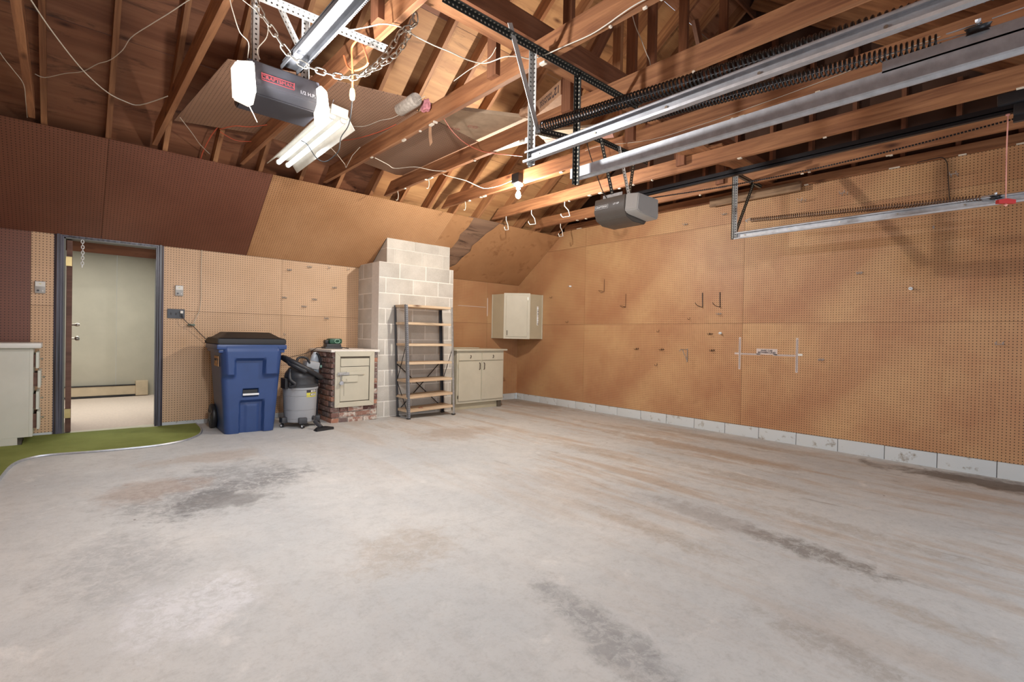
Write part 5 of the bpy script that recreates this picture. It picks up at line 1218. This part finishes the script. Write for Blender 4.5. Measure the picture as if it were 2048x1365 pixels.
# pegboard hooks: p is where the hook meets the board, along = unit vector on the board, out = away from it
def hook(kind, wall, a, z, label, m=M_darkhw, s=1.):
    if wall == 'right': p = Vector((XR - .002, a, z)); out = Vector((-1, 0, 0)); al = Vector((0, -1, 0))
    else: p = Vector((a, YB - .002, z)); out = Vector((0, -1, 0)); al = Vector((1, 0, 0))
    h = thing('pegboard_hook', label, 'hook', p, group='wire hooks left on the pegboard walls'); up = Vector((0, 0, 1))
    P = lambda o_, u_, v_: out * o_ * s + al * u_ * s + up * v_ * s
    r = .0026
    if kind == 'single': tube('wire', [P(.003, 0, .02), P(.003, 0, -.006), P(.045, 0, -.010), P(.058, 0, .008)], r, m, h, 6, 2)
    elif kind == 'double':
        for u in (-.014, .014): tube('prong', [P(.003, u, .012), P(.003, u, -.012), P(.05, u, -.014), P(.062, u, .006)], r, m, h, 6, 2)
        tube('cross_wire', [P(.005, -.03, -.002), P(.005, .03, -.002)], r, m, h, 6)
    elif kind == 'long':
        for u in (-.022, .022): tube('prong', [P(.002, u, .02), P(.002, u, -.008), P(.10, u, -.006), P(.115, u, .012)], r, M_galv, h, 6, 2)
        tube('cross_wire', [P(.10, -.022, -.006), P(.10, .022, -.006)], r, M_galv, h, 6)
    elif kind == 'jay':
        tube('stem', [P(.004, 0, .10), P(.006, 0, .085), P(.006, .006, -.085)], .0042, m, h, 7)
        tube('arm', [P(.006, .006, -.085), P(.07, -.02, -.072), P(.115, -.03, -.045), P(.12, -.032, -.03)], .004, m, h, 7, 3)
    elif kind == 'loop':
        tube('stem', [P(.004, 0, .10), P(.006, .0, -.09)], .003, m, h, 6)
        tube('loop', [P(.006, .0, -.09), P(.07, -.03, -.075), P(.075, -.05, -.072), P(.03, -.045, -.095), P(.006, 0, -.09)], .003, m, h, 6)
    elif kind == 'bracket':
        tube('stem', [P(.004, 0, .03), P(.006, .0, -.14)], .005, m, h, 6); tube('arm', [P(.006, 0, .02), P(.12, -.03, .02), P(.14, -.03, .0)], .005, m, h, 6)
        tube('strut', [P(.006, 0, -.12), P(.09, -.02, .015)], .004, m, h, 6)
    elif kind == 'spool':
        q = lathe('spool', [(.003, 0), (.020, .004), (.020, .012), (.010, .016), (.010, .034), (.020, .038), (.020, .046), (.004, .05)], M_whiteprint, h, 14); q.rotation_euler = out.to_track_quat('Z', 'Y').to_euler(); q.scale = (.75, .75, .75)
        tube('peg', [P(.03, 0, 0), P(.075, 0, .0)], .004, M_galvdull, h, 6)
    return h
W_ = 'on the right pegboard wall'
for k, a, z, lb2, m in (
    ('loop', 4.647, 1.93, 'long brown wire loop hook nearest the room corner on the right wall', M_rust),
    ('loop', 4.256, 1.69, 'second long brown wire loop hook, lower than the one nearer the corner', M_rust),
    ('jay', 3.094, 1.645, 'large black J-shaped hook, left of the pair on the right wall', M_black),
    ('jay', 2.867, 1.640, 'large black J-shaped hook, right of the pair on the right wall', M_black),
    ('spool', 5.312, 1.963, 'small pale peg high up near the corner on the right wall', M_white_metal),
    ('single', 5.726, 1.806, 'tiny hook just right of the corner wall cabinet', M_darkhw),
    ('single', 5.361, 1.395, 'tiny hook below the pale peg near the corner', M_darkhw),
    ('double', 3.344, 2.655, 'double hook near the top edge left of the right wall track', M_galvdull),
    ('double', 2.828, 2.70, 'double hook just left of the grey track hanger at the top', M_galvdull),
    ('double', 2.868, 1.475, 'double hook right below the pair of black J-shaped hooks', M_galvdull),
    ('single', 3.259, 1.415, 'tiny single hook below and left of the black J-shaped hooks', M_darkhw),
    ('double', 2.972, 1.225, 'double hook beside the shiny white spool', M_darkhw),
    ('spool', 2.845, 1.232, 'shiny white spool holder left of the tall wall seam', M_white_metal),
    ('single', 3.708, 1.252, 'small twisted hook at mid height in the middle of the right wall', M_darkhw),
    ('double', 4.044, 1.005, 'double hook, first from the corner in the low row of four', M_darkhw),
    ('double', 3.649, 1.008, 'double hook, second from the corner in the low row of four', M_darkhw),
    ('bracket', 3.284, .995, 'dark bracket with a long downward stem in the low row', M_galvdull),
    ('double', 2.942, 1.020, 'double hook, last of the low row, below a brown smudge', M_darkhw),
    ('single', 3.727, .790, 'tiny dark stub below the low row of hooks', M_black),
    ('long', 1.952, 2.694, 'double long-armed hook above the rusty spring, left of two', M_galv),
    ('long', 1.560, 2.692, 'double long-armed hook above the rusty spring, right of two', M_galv),
    ('long', .700, 2.690, 'double long-armed hook beside the dark cable near the top right', M_galv),
    ('double', 1.411, 1.861, 'pale double hook below the right wall track', M_galv),
    ('spool', .994, 1.674, 'steel spool peg below the shadowed corner on the right', M_white_metal),
    ('double', 1.739, .960, 'pale double hook right of the taped lines', M_galv),
    ('long', .372, 1.160, 'double long-armed hook at the right edge of the photo', M_galv),
    ('single', .836, 2.235, 'small hook just below the right wall track, far right', M_galv)):
    hook(k, 'right', a, z, lb2, m)
for k, a, z, lb2 in (
    ('double', 2.115, 1.930, 'double hook, leftmost of the top row above the vacuum'), ('double', 2.362, 1.995, 'double hook, second in the top row above the vacuum'),
    ('single', 2.617, 2.005, 'single hook, third in the top row above the vacuum'), ('single', 2.88, 2.015, 'single hook high beside the chimney edge'),
    ('double', 2.060, 1.580, 'double hook at mid height above the right side of the bin'), ('double', 2.432, 1.580, 'double hook at mid height, centre of the scattered group'),
    ('double', 2.695, 1.755, 'double hook just left of the chimney shadow'), ('double', 2.300, 1.480, 'double hook below the centre of the scattered group'),
    ('double', 2.594, 1.340, 'double hook on the horizontal seam above the battery charger'), ('single', 2.066, 1.115, 'small pale hook just above the right edge of the bin lid')):
    hook(k, 'back', a, z, lb2, M_galvdull)
# adhesive tape lines with handwriting on the right wall, and a smaller cross on the back wall
tp = thing('taped_lines', 'pale tape lines with handwritten note stuck on the right pegboard wall', 'tape', (XR - .001, 2.30, 1.0))
def strip(par, y0, z0, y1, z1, m=M_strip, x=0., th=.0012): 
    bm = bmesh.new(); bx(bm, -th - x, min(y0, y1), min(z0, z1), -x, max(y0, y1), max(z0, z1)); return bm_obj('tape_strip', bm, m, par)
strip(tp, .297, -.20, .321, .185); strip(tp, -.331, -.20, -.307, .185); strip(tp, .32, -.022, .37, .0); strip(tp, -.375, -.012, -.33, .012, M_paper)
strip(tp, .07, -.022, .30, -.004); strip(tp, -.30, -.022, -.07, -.004); strip(tp, -.115, -.012, .115, .055)
for a_, b_, c__, d__ in ((.306, -.19, .311, .17), (-.322, -.19, -.317, .17), (.075, -.0145, .29, -.0115), (-.29, -.0145, -.08, -.0115)): strip(tp, a_, b_, c__, d__, M_inkdark, .0013, .0006)
text('handwriting', 'PARK CAR\nBETWEEN LINES', .027, (-.003, 0, .022), (0, -1, 0), EZ, M_inkdark, tp, .0004)
tq = thing('taped_lines', 'faint pale taped cross on the back pegboard left of the corner cabinet', 'tape', (5.03, YB - .001, 1.63))
for a_, b_, c__, d__ in ((-.30, -.006, .28, .002), (.306, -.15, .322, .155)):
    bm = bmesh.new(); bx(bm, a_, -.0012, b_, c__, 0, d__); bm_obj('tape_strip', bm, M_strip, tq)
# white bicycle-type hooks under the joists near the corner
for (x, y, rz, lb2) in ((4.545, 5.20, 20, 'white wire hook under the joist, nearest the corner slope'), (4.545, 4.70, -10, 'white wire hook under the joist, second from the slope'), (5.38, 4.95, 10, 'white square-bent hook hanging lowest, just above the brown slope'), (4.545, 4.12, -30, 'white wire hook under the joist, farthest right of the row')):
    h = thing('ceiling_hook', lb2, 'hook', (x, y, 2.80), R(rz), group='white wire hooks under the joists')
    tube('wire', [(0, 0, .0), (0, 0, -.05), (.05, 0, -.10), (.07, 0, -.17), (-.02, .0, -.19), (-.045, 0, -.165), (-.045, 0, -.15)], .0055, M_white, h, 8)
for (x, y, lb2) in ((2.87, 4.55, 'small pale hook under the dark joist above the tan slope'), (3.69, 5.0, 'cream bent hook under the joist above the chimney'), (2.87, 5.2, 'pale bent nail hook at the far end of the dark joist')):
    h = thing('ceiling_hook', lb2, 'hook', (x, y, 2.80)); tube('wire', [(0, 0, 0), (.01, 0, -.05), (.0, .0, -.10), (-.02, 0, -.105)], .004, M_cord_white, h, 6, 3)
